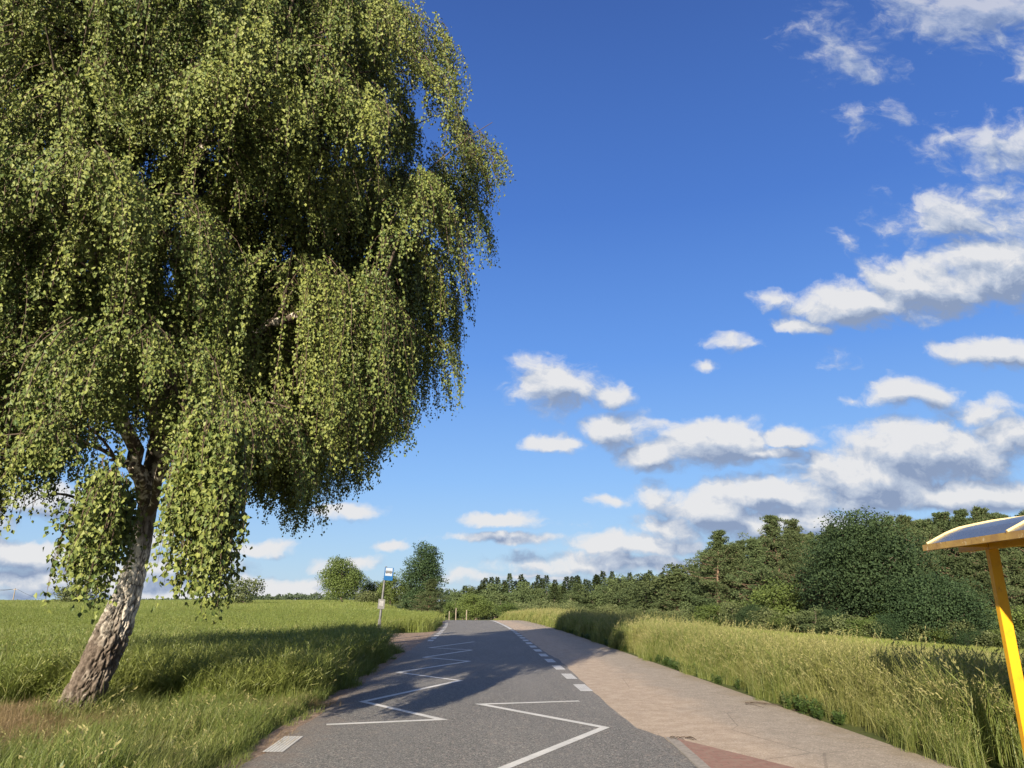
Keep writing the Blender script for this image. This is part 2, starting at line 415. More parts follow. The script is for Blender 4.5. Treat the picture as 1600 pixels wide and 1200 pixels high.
def gravel_mat():
    m = mat('gravel_shoulder'); b = NB(m); p = b.pos()
    sp = b.z(b.voro(p, 40, 'F1', 'Color'), 'X'); mid = b.noise(p, 3, 6, 0.65)
    c = b.mix(b.mr(mid, 0.35, 0.7), (0.21, 0.155, 0.115), (0.33, 0.235, 0.17))
    c = b.mix(b.m('MULTIPLY', b.mr(sp, 0.8, 1.0), 0.6), c, (0.45, 0.38, 0.31))
    c = b.mix(b.m('MULTIPLY', b.mr(sp, 0.25, 0.0), 0.6), c, (0.10, 0.08, 0.06))
    b.out(c, 0.95, b.bump(sp, 0.8, 0.012), 0.1); return m
M_GRAVEL = gravel_mat()
def paint_mat(name, dots=False, worn=0.3):
    m = mat(name); b = NB(m); p = b.pos()
    n = b.noise(p, 26, 6, 0.7); sp = b.z(b.voro(p, 95, 'F1', 'Color'), 'X')
    c = b.mix(b.mr(b.noise(p, 2.2, 4, 0.6), 0.3, 0.7), (0.50, 0.49, 0.45), (0.64, 0.62, 0.57))
    c = b.mix(b.mr(n, 0.60, 0.78, 0, worn + 0.3), c, (0.16, 0.15, 0.14))
    c = b.mix(b.m('MULTIPLY', b.mr(sp, 0.25, 0.0), worn), c, (0.12, 0.12, 0.11))
    if dots:
        v = b.vm('MULTIPLY', p, (1, 1, 0))
        x, y = b.z(p, 'X'), b.z(p, 'Y'); lat = b.m('ADD', x, b.m('ADD', b.m('MULTIPLY', y, K), b.m('MULTIPLY', b.m('POWER', b.m('MAXIMUM', b.m('SUBTRACT', y, 38), 0), 2), 0.00088)))
        sx = b.m('ABSOLUTE', b.m('SINE', b.m('MULTIPLY', lat, 78))); sy = b.m('ABSOLUTE', b.m('SINE', b.m('MULTIPLY', y, 52)))
        g = b.mr(b.m('MULTIPLY', sx, b.m('ADD', sy, 0.25)), 0.25, 0.42, 1, 0)
        c = b.mix(b.m('MULTIPLY', g, 0.75), c, (0.15, 0.145, 0.135))
    b.out(c, 0.6, b.bump(n, 0.3, 0.004), 0.35); return m
M_PAINT = paint_mat('road_paint'); M_DOTS = paint_mat('dotted_paint', True)

def simple(name, col, rough=0.6, spec=0.4, metal=0.0, var=0.15, scale=12, bumps=0.2, col2=None, alpha=None):
    m = mat(name); b = NB(m); n = b.noise(b.obj(), scale, 6, 0.6)
    c2 = col2 if col2 else tuple(c * (1 - var * 2) for c in col)
    b.out(b.mix(b.mr(n, 0.35, 0.7), col, c2), rough, b.bump(n, bumps, 0.004), spec, metal=metal, alpha=alpha); return m

# ------------------------------------------------------------------ setting
def build_ground():
    ys = np.unique(np.round(np.concatenate([np.arange(-60, 0, 3), np.arange(0, 40, 0.3), np.arange(40, 110, 1.0), np.arange(110, 320, 5), np.geomspace(320, 3500, 26)]), 3))
    ls = np.unique(np.round(np.concatenate([-np.geomspace(30, 3500, 32)[::-1], np.arange(-30, -12, 1.0), np.arange(-12, 12, 0.25), np.arange(12, 40, 1), np.geomspace(40, 3500, 34)]), 3))
    LL, YY = np.meshgrid(ls, ys); XX = LL - CX(YY) * (np.abs(LL) < 400)
    Z = H(XX, YY)
    V = np.stack([XX, YY, Z], -1).reshape(-1, 3); nx, ny = len(ls), len(ys)
    i = np.arange(ny - 1)[:, None] * nx; j = np.arange(nx - 1)[None]
    Q = np.stack([i + j, i + j + 1, i + nx + j + 1, i + nx + j], -1).reshape(-1, 4)
    g = Geo(); g.add(V, Q); o = g.obj('ground', M_GROUND, smooth=True); tag(o, kind='structure')
build_ground()
def sheet(name, lfun, rfun, y0, y1, dy, dz, m, nl=9):
    ys = np.arange(y0, y1 + 1e-6, dy); g = Geo(); rows = []
    for y in ys:
        l, r = lfun(y), rfun(y); la = np.linspace(l, r, nl); x = la - CX(y)
        rows.append(np.stack([x, np.full(nl, y), H(x, np.full(nl, y), False) + dz], -1))
    V = np.concatenate(rows); ny = len(ys); i = np.arange(ny - 1)[:, None] * nl; j = np.arange(nl - 1)[None]
    Q = np.stack([i + j, i + j + 1, i + nl + j + 1, i + nl + j], -1).reshape(-1, 4); g.add(V, Q)
    o = g.obj(name, m, smooth=True); tag(o, kind='structure'); return o
def wob(y, s, a=1.0): return a * (mnoise.noise((y * 0.9, s, 0)) * 0.10 + mnoise.noise((y * 3.1, s, 5)) * 0.05)
def latof(px, py):
    x, y = gp(px, py); return (x + float(CX(y)), y)
# right asphalt limit traced along the road
RA = sorted([latof(*p)[::-1] for p in [(875,1032),(926,1080),(965,1116),(995,1137),(1037,1152),(1091,1200)]])
RA = [(-30.0, RA[0][1] + 0.1)] + RA + [(26, 2.28), (40, 2.25), (120, 2.25)]
def r_asph(y): return float(np.interp(y, [a[0] for a in RA], [a[1] for a in RA])) + wob(y, 1.0, 0.5)
def bay(y): return float(sstep(26.5, 28.5, y) * sstep(43, 40.5, y))
sheet('gravel_shoulder', lambda y: -2.85 + wob(y, 3) - 2.2 * bay(y), lambda y: -1.9, -25, 110, 0.25, -0.006, M_GRAVEL)
sheet('footway', lambda y: 1.9, lambda y: 5.05 + wob(y, 4) + 1.2 * float(sstep(9, 7.6, y)), -25, 100, 0.25, -0.002, M_PATH)
sheet('road', lambda y: -2.42 + wob(y, 7), r_asph, -25, 140, 0.25, 0.004, M_ASPHALT, 13)
# red platform paving with its kerb
def platform():
    a = gp(1040, 1153); b_ = gp(1093, 1203); dirx = (b_[0] - a[0]) / (b_[1] - a[1])
    g = Geo(); ys = np.linspace(a[1], 2.0, 30)
    m = mat('red_paving'); b = NB(m); p = b.pos()
    br = b.node('ShaderNodeTexBrick'); b.put(br.inputs['Vector'], p); b.put(br.inputs['Scale'], 1.0)
    br.inputs['Brick Width'].default_value = 0.2; br.inputs['Row Height'].default_value = 0.1; br.inputs['Mortar Size'].default_value = 0.006
    br.inputs['Color1'].default_value = (0.27, 0.135, 0.105, 1); br.inputs['Color2'].default_value = (0.23, 0.12, 0.095, 1); br.inputs['Mortar'].default_value = (0.16, 0.11, 0.08, 1)
    n = b.noise(p, 9, 6, 0.7)
    b.out(b.mix(b.mr(n, 0.35, 0.7, 0.15, 0.8), br.outputs['Color'], (0.28, 0.20, 0.15)), 0.85, b.bump(n, 0.4, 0.004), 0.2)
    km = simple('kerb_concrete', (0.30, 0.27, 0.235), 0.9, 0.15, var=0.15, scale=20)
    gk = Geo(); N_ = len(ys)
    xs = a[0] + dirx * (ys - a[1])
    V = []; Vk = []
    for x, y in zip(xs, ys):
        tt = max(0.0, (a[1] - y)); wl = min(3.0, 0.02 + tt * 0.52 + 0.05 * mnoise.noise((y * 5, 2, 2)) * min(1, tt * 3))
        V += [[x + 0.12, y - 0.09, 0.009], [x + 0.12 + wl, y - 0.09 + 0.0, 0.009]]
        Vk += [[x, y, -0.05], [x, y, 0.012], [x + 0.125, y, 0.014], [x + 0.125, y, -0.05]]
    Q = [[2 * i, 2 * i + 1, 2 * i + 3, 2 * i + 2] for i in range(N_ - 1)]; g.add(V, Q)
    tag(g.obj('platform_paving', m), kind='structure')
    Q = [[4 * i + k, 4 * i + k + 1, 4 * i + k + 5, 4 * i + k + 4] for i in range(N_ - 1) for k in range(3)]
    Q.append([0, 3, 2, 1]); gk.add(Vk, Q)
    tag(gk.obj('kerb', km), kind='structure')
platform()

def stroke(g, pts, wd, z=0.0085):
    P = np.array(pts, float); n = len(P); S = norm(P[1:] - P[:-1]); Lf = []; Rt = []
    for i in range(n):
        if i == 0 or i == n - 1:
            s = S[0] if i == 0 else S[-1]; nn = np.array([-s[1], s[0]]) * wd / 2
            Lf.append(P[i] + nn); Rt.append(P[i] - nn)
        else:
            n1 = np.array([-S[i - 1][1], S[i - 1][0]]); n2 = np.array([-S[i][1], S[i][0]])
            m_ = n1 + n2; m_ /= max(np.linalg.norm(m_), 1e-6); k = wd / 2 / max(m_ @ n1, 0.17)
            Lf.append(P[i] + m_ * k); Rt.append(P[i] - m_ * k)
    V = []
    for a, b in zip(Lf, Rt):
        V += [[*a, float(H(a[0], a[1], False)) + z], [*b, float(H(b[0], b[1], False)) + z]]
    g.add(V, [[2 * i + 1, 2 * i, 2 * i + 2, 2 * i + 3][::-1] for i in range(n - 1)])
def dense(pts, step=0.5):
    return pts
g = Geo(); stroke(g, [gp(*p) for p in [(510,1133),(690,1125),(567,1097),(719,1064),(622,1051),(733,1033.5),(662,1027.5),(737,1016),(672,1012.3),(741,1003)]], 0.12)
tag(g.obj('road_marking', M_PAINT), 'long white zigzag bus stop line running along the left lane', 'road marking', 'zigzag lines at the bus stop', 'structure')
g = Geo(); q = gp(790, 1200); r_ = gp(942, 1138)
nxt = (q[0] + (q[0] - r_[0]) * 0.30, q[1] + (q[1] - r_[1]) * 0.30)
stroke(g, [gp(905, 1096), gp(751, 1101), gp(945, 1137.5), nxt, (nxt[0] + 1.5, nxt[1] - 0.5)], 0.12)
tag(g.obj('road_marking', M_PAINT), 'short white zigzag bus stop line in the right lane near the camera', 'road marking', 'zigzag lines at the bus stop', 'structure')
def dash(g, lat, y0, y1, wd=0.24):
    n = max(2, int((y1 - y0) / 1.0) + 1); ys = np.linspace(y0, y1, n)
    V = []
    for y in ys:
        for s in (-1, 1):
            x = lat + s * wd / 2 - float(CX(y)); V.append([x, y, Hf(x, y) + 0.009])
    g.add(V, [[2 * i, 2 * i + 1, 2 * i + 3, 2 * i + 2] for i in range(n - 1)])
g = Geo(); y = 14.85
while y < 46: dash(g, 2.10, y, y + 1.2); y += 2.28
dash(g, 2.10, 46.9, 100, 0.2)
y = -1.0
for y in (9.05, 4.9): dash(g, -2.33, y, y + 1.0, 0.24)
y = 33.0
while y < 62: dash(g, -2.10, y, y + 1.2); y += 2.28
tag(g.obj('edge_line', M_DOTS), kind='structure')
# thin seam in the asphalt beside the edge line
g = Geo(); stroke(g, [(2.16 - K * y, y) for y in np.linspace(3, 13.2, 12)], 0.014, 0.0065)
tag(g.obj('road_seam', simple('seam_sealer', (0.20, 0.19, 0.175), 0.7)), kind='structure')
# ------------------------------------------------------------------ grass
def blade_mesh(name, n, spread, h0, h1, wd, lean, seed, mats, heads=0.0, seg=4, leafy=0.0):
    r = np.random.default_rng(seed); g = Geo()
    for k in range(n):
        a = r.uniform(0, 2 * math.pi); rr = spread * math.sqrt(r.uniform()); bx, by = rr * math.cos(a), rr * math.sin(a)
        h = r.uniform(h0, h1); la = r.normal(0.9, 1.3); ln = abs(r.normal(lean, lean * 0.6)) * h
        d = np.array([math.cos(la), math.sin(la)]); fa = r.uniform(0, math.pi); s = np.array([math.cos(fa), math.sin(fa)])
        t = np.linspace(0, 1, seg + 1); head = r.uniform() < heads
        w_ = wd * r.uniform(0.6, 1.25) * (0.45 if head else 1) * (1 - t ** 1.6 * (0.5 if head else 0.97))
        X = bx + d[0] * ln * t ** 2.1; Y = by + d[1] * ln * t ** 2.1; Z = h * t - (ln * 0.35) * t ** 3 - 0.03
        V = np.stack([np.stack([X - s[0] * w_ / 2, Y - s[1] * w_ / 2, Z], -1), np.stack([X + s[0] * w_ / 2, Y + s[1] * w_ / 2, Z], -1)], 1).reshape(-1, 3)
        Q = [[2 * i, 2 * i + 1, 2 * i + 3, 2 * i + 2] for i in range(seg)]
        c = r.uniform()
        g.add(V, Q, c, 0)
        if head:
            tip = np.array([X[-1], Y[-1], Z[-1]]); ax = norm(np.array([X[-1] - X[-2], Y[-1] - Y[-2], Z[-1] - Z[-2]]))
            m_ = 9; P = tip + ax * np.linspace(-0.10, 0.05, m_)[:, None] + r.normal(0, 0.006 + wd * .3, (m_, 3))
            cards(g, P, ax + r.normal(0, 0.35, (m_, 3)), r.normal(size=(m_, 3)), 0.035 + wd, 0.010 + wd * 0.5, c, 1)
        if leafy and r.uniform() < leafy:
            m_ = 3; i = r.integers(1, seg, m_); P = np.stack([X[i], Y[i], Z[i]], -1)
            dd = rdir(m_, r); dd[:, 2] = abs(dd[:, 2]) * 0.5 + 0.3
            cards(g, P, dd, rdir(m_, r), h * 0.28, wd * 1.2, c, 0, 0, 0.3)
    me = g.mesh(name)
    for m in mats: me.materials.append(m)
    return me
def weed_mesh(name, seed, mats, hgt=0.35):
    r = np.random.default_rng(seed); g = Geo()
    for k in range(9):
        a = r.uniform(0, 6.28); h = hgt * r.uniform(0.5, 1.1); d = np.array([math.cos(a), math.sin(a), 0]) * r.uniform(0.1, 0.5) * h
        pts = [d * t ** 1.5 + np.array([0, 0, h * t]) for t in np.linspace(0, 1, 4)]
        tube(g, pts, [0.003, 0.003, 0.002, 0.001], 3, cap=False, att=0.3)
        n = 14; t = r.uniform(0.15, 1, n)[:, None]; P = d * t ** 1.5 + np.array([0, 0, 1.0]) * h * t
        D = rdir(n, r); D[:, 2] = abs(D[:, 2]) * 0.4
        N_ = rdir(n, r) * 0.5 + np.array([0, 0, 1]); cards(g, P, D, N_, r.uniform(0.05, 0.11, n), 0.035, r.uniform(size=n))
    me = g.mesh(name)
    for m in mats: me.materials.append(m)
    return me
def grass_mat(name, lo, hi, dry, patch, trans=0.35, rough=0.5, pscale=0.22):
    m = mat(name); b = NB(m); r = b.attr('rnd'); p = b.pos()
    oi = b.node('ShaderNodeObjectInfo').outputs['Random']
    c = b.mix(r, lo, hi)
    c = b.mix(b.m('MULTIPLY', b.mr(r, 0.86, 0.95), 0.8), c, dry)
    n = b.noise(p, pscale, 4, 0.6); c = b.mix(b.mr(n, 0.45, 0.68), c, b.mix(r, tuple(k * .75 for k in patch), patch))
    hs = b.node('ShaderNodeHueSaturation'); b.put(hs.inputs['Value'], b.m('ADD', 0.8, b.m('MULTIPLY', oi, 0.4))); b.put(hs.inputs['Color'], c)
    b.out(hs.outputs[0], rough, None, 0.35, trans, b.mix(0.4, hs.outputs[0], (0.30, 0.36, 0.04)))
    return m
G_FIELD = grass_mat('field_grass', (0.098, 0.134, 0.028), (0.184, 0.220, 0.050), (0.30, 0.28, 0.11), (0.178, 0.205, 0.048))
G_VERGE = grass_mat('verge_grass', (0.088, 0.122, 0.026), (0.188, 0.216, 0.052), (0.34, 0.30, 0.13), (0.215, 0.212, 0.064))
G_SHORT = grass_mat('short_grass', (0.080, 0.118, 0.024), (0.160, 0.200, 0.044), (0.26, 0.25, 0.10), (0.165, 0.18, 0.055), pscale=0.8)
G_MEAD = grass_mat('meadow_grass', (0.130, 0.165, 0.030), (0.215, 0.245, 0.050), (0.30, 0.28, 0.12), (0.19, 0.20, 0.05))
G_DRY = grass_mat('dry_grass', (0.20, 0.145, 0.08), (0.35, 0.265, 0.15), (0.40, 0.28, 0.17), (0.24, 0.17, 0.09))
G_HEAD = leaf_mat('seed_head', (0.17, 0.17, 0.06), (0.32, 0.29, 0.13), 0.3, 0.6, 0.2)
G_WEED = leaf_mat('weed_leaf', (0.045, 0.085, 0.022), (0.090, 0.135, 0.035), 0.3, 0.5, 0.4)

def scatter(name, label, cat, pts, scl, idx, meshes, rotz=None, tilt=0.06, rr=None, zs=None):
    """stuff object whose points carry tufts"""
    rr = rr or np.random.default_rng(abs(hash(name)) % 1000 + 5)
    pts = np.asarray(pts, np.float32); n = len(pts)
    col = bpy.data.collections.new(name + '_kinds')
    for i, me in enumerate(meshes):
        o = bpy.data.objects.new('%s_kind%02d' % (name, i), me); col.objects.link(o)
    me = bpy.data.meshes.new(name); me.vertices.add(n); me.vertices.foreach_set('co', pts.ravel())
    rot = np.zeros((n, 3), np.float32); rot[:, 2] = rr.uniform(-0.9, 0.9, n) if rotz is None else rotz
    rot[:, :2] = rr.normal(0, tilt, (n, 2))
    s3 = np.stack([scl, scl, scl * (1 if zs is None else zs)], -1).astype(np.float32)
    a = me.attributes.new('rot', 'FLOAT_VECTOR', 'POINT'); a.data.foreach_set('vector', rot.ravel())
    a = me.attributes.new('scl', 'FLOAT_VECTOR', 'POINT'); a.data.foreach_set('vector', s3.ravel())
    a = me.attributes.new('kind_id', 'INT', 'POINT'); a.data.foreach_set('value', np.asarray(idx, np.int32))
    o = link(bpy.data.objects.new(name, me))
    ng = bpy.data.node_groups.new(name + '_nodes', 'GeometryNodeTree')
    ng.interface.new_socket('Geometry', in_out='INPUT', socket_type='NodeSocketGeometry')
    ng.interface.new_socket('Geometry', in_out='OUTPUT', socket_type='NodeSocketGeometry')
    N = ng.nodes.new; L = ng.links.new
    gi = N('NodeGroupInput'); go = N('NodeGroupOutput'); ip = N('GeometryNodeInstanceOnPoints'); ci = N('GeometryNodeCollectionInfo')
    ci.inputs['Collection'].default_value = col; ci.inputs['Separate Children'].default_value = True; ci.inputs['Reset Children'].default_value = True
    ip.inputs['Pick Instance'].default_value = True
    def na(nm, typ):
        a = N('GeometryNodeInputNamedAttribute'); a.data_type = typ; a.inputs['Name'].default_value = nm; return a.outputs['Attribute']
    L(gi.outputs[0], ip.inputs['Points']); L(ci.outputs[0], ip.inputs['Instance'])
    L(na('kind_id', 'INT'), ip.inputs['Instance Index'])
    e2r = N('FunctionNodeEulerToRotation'); L(na('rot', 'FLOAT_VECTOR'), e2r.inputs[0]); L(e2r.outputs[0], ip.inputs['Rotation'])
    L(na('scl', 'FLOAT_VECTOR'), ip.inputs['Scale']); L(ip.outputs[0], go.inputs[0])
    md = o.modifiers.new('scatter', 'NODES'); md.node_group = ng
    return tag(o, label, cat, kind='stuff')

def jit(l0, l1, y0, y1, dens, r):
    n = int((l1 - l0) * (y1 - y0) * dens); la = r.uniform(l0, l1, n); y = r.uniform(y0, y1, n); return la, y
def vnoise(x, y, s, o=0.0):
    return np.array([mnoise.noise((a * s + o, b * s, o)) for a, b in zip(x, y)])
def field_limit(la):        # where the tall field grass starts (y) for each lat
    return 11.35 + 0.6 * np.maximum(la + 6.3, -0.2) + 0.25 * np.sin(la * 2.1)

def build_grass():
    r = np.random.default_rng(11)
    tall = [blade_mesh('tuft_tall', 42, 0.17, 0.50, 0.98, 0.0085, 0.30, s, [G_FIELD, G_FIELD], 0.10, 4, 0.5) for s in range(5)]
    tallm = [blade_mesh('tuft_mid', 46, 0.34, 0.50, 0.98, 0.017, 0.28, 20 + s, [G_FIELD, G_FIELD], 0.10, 3, 0.4) for s in range(4)]
    tallf = [blade_mesh('tuft_far', 70, 0.85, 0.55, 0.98, 0.045, 0.25, 40 + s, [G_FIELD, G_HEAD], 0.0, 3, 0.2) for s in range(4)]
    # --- left field
    def mask(la, y, near=True):
        x = la - CX(y)
        ok = (la < -2.95 - 0.18 * np.sin(y * 0.8)) & (y > field_limit(la))
        ok &= ~((y > 26.3) & (y < 43) & (la > -4.9 - 0.3 * np.sin(y)))
        ok &= np.abs(x) < 0.80 * y + 3.0
        ok &= np.hypot(x + 6.85, y - 11.0) > 0.75
        return ok
    P = []; S = []; I = []
    la, y = jit(-26, -2.8, 10.5, 26, 34, r); k = mask(la, y); la, y = la[k], y[k]; x = la - CX(y)
    P.append(np.stack([x, y, H(x, y)], -1)); S.append(r.uniform(0.85, 1.12, len(x)) * (1 + 0.12 * vnoise(x, y, 0.5))); I.append(r.integers(0, 5, len(x)))
    la, y = jit(-58, -2.8, 26, 62, 9, r); k = mask(la, y); la, y = la[k], y[k]; x = la - CX(y)
    P.append(np.stack([x, y, H(x, y)], -1)); S.append(r.uniform(0.9, 1.12, len(x)) * (1 + 0.10 * vnoise(x, y, 0.4))); I.append(5 + r.integers(0, 4, len(x)))
    la, y = jit(-190, -2.8, 62, 215, 0.95, r); k = mask(la, y); la, y = la[k], y[k]; x = la - CX(y)
    k = ~((x > -32) & (y > 118)); la, y, x = la[k], y[k], x[k]
    P.append(np.stack([x, y, H(x, y)], -1)); S.append(r.uniform(0.9, 1.1, len(x)) * (1 + 0.08 * vnoise(x, y, 0.1))); I.append(9 + r.integers(0, 4, len(x)))
    scatter('field_grass', 'tall green grass filling the open field on the left of the road', 'grass', np.concatenate(P), np.concatenate(S), np.concatenate(I), tall + tallm + tallf, rr=r)
    # --- left verge: shorter tangle
    sh = [blade_mesh('tuft_short', 52, 0.16, 0.14, 0.46, 0.0075, 0.5, 60 + s, [G_SHORT, G_HEAD], 0.012, 3) for s in range(5)]
    shl = [blade_mesh('tuft_low', 40, 0.12, 0.05, 0.20, 0.007, 0.5, 70 + s, [G_SHORT, G_HEAD], 0.0, 2) for s in range(3)]
    weeds = [weed_mesh('weed', 80 + s, [G_WEED]) for s in range(3)]
    la, y = jit(-11, -2.38, 4.0, 60, 46, r); x = la - CX(y)
    nz = vnoise(x, y, 0.9)
    k = ((y < field_limit(la) + 0.2) | (la > -3.2)) & (np.abs(x) < 0.85 * y + 2) & (la < -2.62 + 0.14 * np.sin(y * 1.7) + 0.1 * nz)
    k &= ~((y > 26.3) & (y < 43)); k &= np.hypot(x + 6.85, y - 10.95) > 0.45
    k &= (nz > -0.42) | (r.uniform(size=len(x)) < .4)
    dd = np.hypot((x + 7.2) / 2.3, (y - 10.1) / 0.85); k &= (dd > 0.85) | (r.uniform(size=len(x)) < 0.28)
    la, y, x, nz = la[k], y[k], x[k], nz[k]
    edge = (la > -2.75); idx = np.where(edge, 5 + r.integers(0, 3, len(x)), r.integers(0, 5, len(x)))
    wk = (r.uniform(size=len(x)) < 0.05); wk2 = wk; idx = np.where(wk, 8 + r.integers(0, 3, len(x)), idx)
    sc_ = (0.80 + 0.30 * sstep(-2.6, -4.5, la) + 0.5 * nz) * r.uniform(0.8, 1.25, len(x)); sc_ = np.where(y > 15, sc_ * 1.35, sc_); sc_ = np.where(wk2, sc_ * 0.5, sc_)
    sc_ = sc_ * (1 - 0.50 * np.exp(-(((x + 7.2) / 2.6) ** 2 + ((y - 9.4) / 1.3) ** 2) ** 2))
    scatter('verge_grass', 'short uneven green grass on the left verge between field and road', 'grass', np.stack([x, y, H(x, y, False) - 0.01], -1), np.clip(sc_, 0.4, 1.7), idx, sh + shl + weeds, rr=r)
    # --- dry grass at the birch foot
    dr = [blade_mesh('tuft_dry', 60, 0.2, 0.10, 0.34, 0.006, 1.0, 90 + s, [G_DRY, G_DRY], 0, 3) for s in range(3)]
    n = 1500; x = r.normal(-7.0, 1.3, n); y = r.normal(10.2, 0.5, n)
    x2 = r.normal(-4.2, 0.5, 90); y2 = 12.2 + (x2 + 4.2) * .5 + r.normal(0, 0.12, 90); x = np.concatenate([x, x2]); y = np.concatenate([y, y2])
    scatter('dry_grass', 'brown dead grass around the foot of the leaning birch', 'grass', np.stack([x, y, H(x, y)], -1), r.uniform(0.6, 1.0, len(x)), r.integers(0, 3, len(x)), dr, rr=r)
    # --- right verge
    vt = [blade_mesh('tuft_verge', 40, 0.17, 0.50, 1.12, 0.0075, 0.28, 100 + s, [G_VERGE, G_HEAD], 0.16, 4, 0.25) for s in range(6)]
    vm_ = [blade_mesh('tuft_verge_mid', 46, 0.32, 0.50, 1.15, 0.018, 0.26, 120 + s, [G_VERGE, G_HEAD], 0.10, 3, 0.2) for s in range(4)]
    P = []; S = []; I = []
    for (y0, y1, d, base, cnt) in ((2.5, 26, 38, 0, 6), (26, 92, 12, 6, 4)):
        la, y = jit(4.7, 8.4, y0, y1, d, r); x = la - CX(y); nz = vnoise(x, y, 0.7, 3.0)
        el = 5.02 + 0.14 * np.sin(y * 1.3) + 0.18 * nz + 0.45 * sstep(8.3, 7.4, y)
        k = (la > el) & (np.hypot(x - 4.8, y - 7.3) > .35); la, y, x, nz, el = la[k], y[k], x[k], nz[k], el[k]
        s = (0.45 + 0.55 * sstep(0, 0.55, la - el)) * (1 + 0.22 * nz) * r.uniform(0.82, 1.12, len(x)) * (1 - 0.35 * sstep(7.4, 8.6, la))
        P.append(np.stack([x, y, H(x, y)], -1)); S.append(s); I.append(base + r.integers(0, cnt, len(x)))
    la = 4.95 + abs(r.normal(0, 0.16, 260)); y = r.uniform(3, 45, 260); x = la - CX(y); k = (vnoise(x, y, 0.5, 8) > -0.1) & (y > 8.2); la, y, x = la[k], y[k], x[k]
    P.append(np.stack([x, y, H(x, y, False)], -1)); S.append(r.uniform(0.35, 0.8, len(x))); I.append(10 + r.integers(0, 3, len(x)))
    lw = [weed_mesh('verge_weed', 140 + s, [G_WEED], 0.30) for s in range(3)]
    scatter('tall_verge_grass', 'tall yellow green grass with seed heads along the right edge of the footway', 'grass', np.concatenate(P), np.clip(np.concatenate(S), 0.25, 1.4), np.concatenate(I), vt + vm_ + lw, rr=r)
    # --- right meadow
    mn = [blade_mesh('tuft_meadow', 44, 0.30, 0.20, 0.46, 0.014, 0.35, 160 + s, [G_MEAD, G_HEAD], 0.04, 3) for s in range(4)]
    mf = [blade_mesh('tuft_meadow_far', 60, 0.95, 0.22, 0.50, 0.05, 0.3, 180 + s, [G_MEAD, G_HEAD], 0, 2) for s in range(4)]
    P = []; S = []; I = []
    la, y = jit(7.8, 46, 5, 48, 9, r); x = la - CX(y); k = x < 0.85 * y + 3; la, y, x = la[k], y[k], x[k]
    P.append(np.stack([x, y, H(x, y)], -1)); S.append(r.uniform(0.8, 1.15, len(x))); I.append(r.integers(0, 4, len(x)))
    la, y = jit(7.8, 95, 46, 190, 1.5, r); x = la - CX(y); k = x < 0.80 * y + 3
    fe = np.interp(y, [60, 75, 80, 95, 125, 250], [60, 56, 50, 44, 34, 22]); k &= x < fe + 8; la, y, x = la[k], y[k], x[k]
    P.append(np.stack([x, y, H(x, y)], -1)); S.append(r.uniform(0.85, 1.15, len(x))); I.append(4 + r.integers(0, 4, len(x)))
    scatter('meadow_grass', 'low bright green meadow grass sloping down from the verge to the forest', 'grass', np.concatenate(P), np.concatenate(S), np.concatenate(I), mn + mf, rr=r)
build_grass()

# ------------------------------------------------------------------ weeping birch
BX, BY = -5.75, 11.0
def pl(px, py, Y=11.0): return np.array(at(px, py, Y))
OUT = [(510,0),(595,55),(672,100),(742,174),(785,262),(748,310),(742,400),(712,440),(700,560),(695,645)]
def profile():
    D = math.hypot(BX, BY); azc = math.atan2(BX, BY); zs = []; Rs = []
    for px, py in OUT:
        dx, dy, dz = ray(px, py); az = math.atan2(dx, dy); R = D * math.sin(az - azc); dist = math.sqrt(D * D - R * R)
        zs.append(EYE + dist * dz / math.hypot(dx, dy)); Rs.append(R)
    zs, Rs = zs[::-1], Rs[::-1]
    return [2.0] + zs + [zs[-1] + 2.0, 16.3], [Rs[0]] + Rs + [Rs[-1] * 0.72, 0.5]
PZ, PR = profile()
HEM = [(-3000,850),(-60,840),(0,830),(25,860),(45,800),(60,720),(80,830),(100,880),(118,800),(130,700),(200,680),(215,630),(255,630),(268,740),(375,760),(392,800),(410,790),(432,835),(455,838),(478,846),(500,800),(530,775),(548,770),(562,715),(600,712),(640,690),(668,655),(692,645),(703,560),(715,440),(742,410),(750,300),(785,270),(4000,250)]
def hem_z(x, y):
    d = np.maximum(y, 2.0); u = x / (d * 1.0)
    # horizontal bearing -> px at the height of the hem (iterate once)
    px = 800 + FPX * x / (y * CT + 1.5 * ST); py = np.interp(px, [h[0] for h in HEM], [h[1] for h in HEM])
    v = (600 - py) / FPX; px = 800 + FPX * x / (y * CT + np.maximum(y, .5) * (ST + v * CT) / (CT - v * ST) * ST); py = np.interp(px, [h[0] for h in HEM], [h[1] for h in HEM])
    v = (600 - py) / FPX
    return EYE + y * (ST + v * CT) / (CT - v * ST)

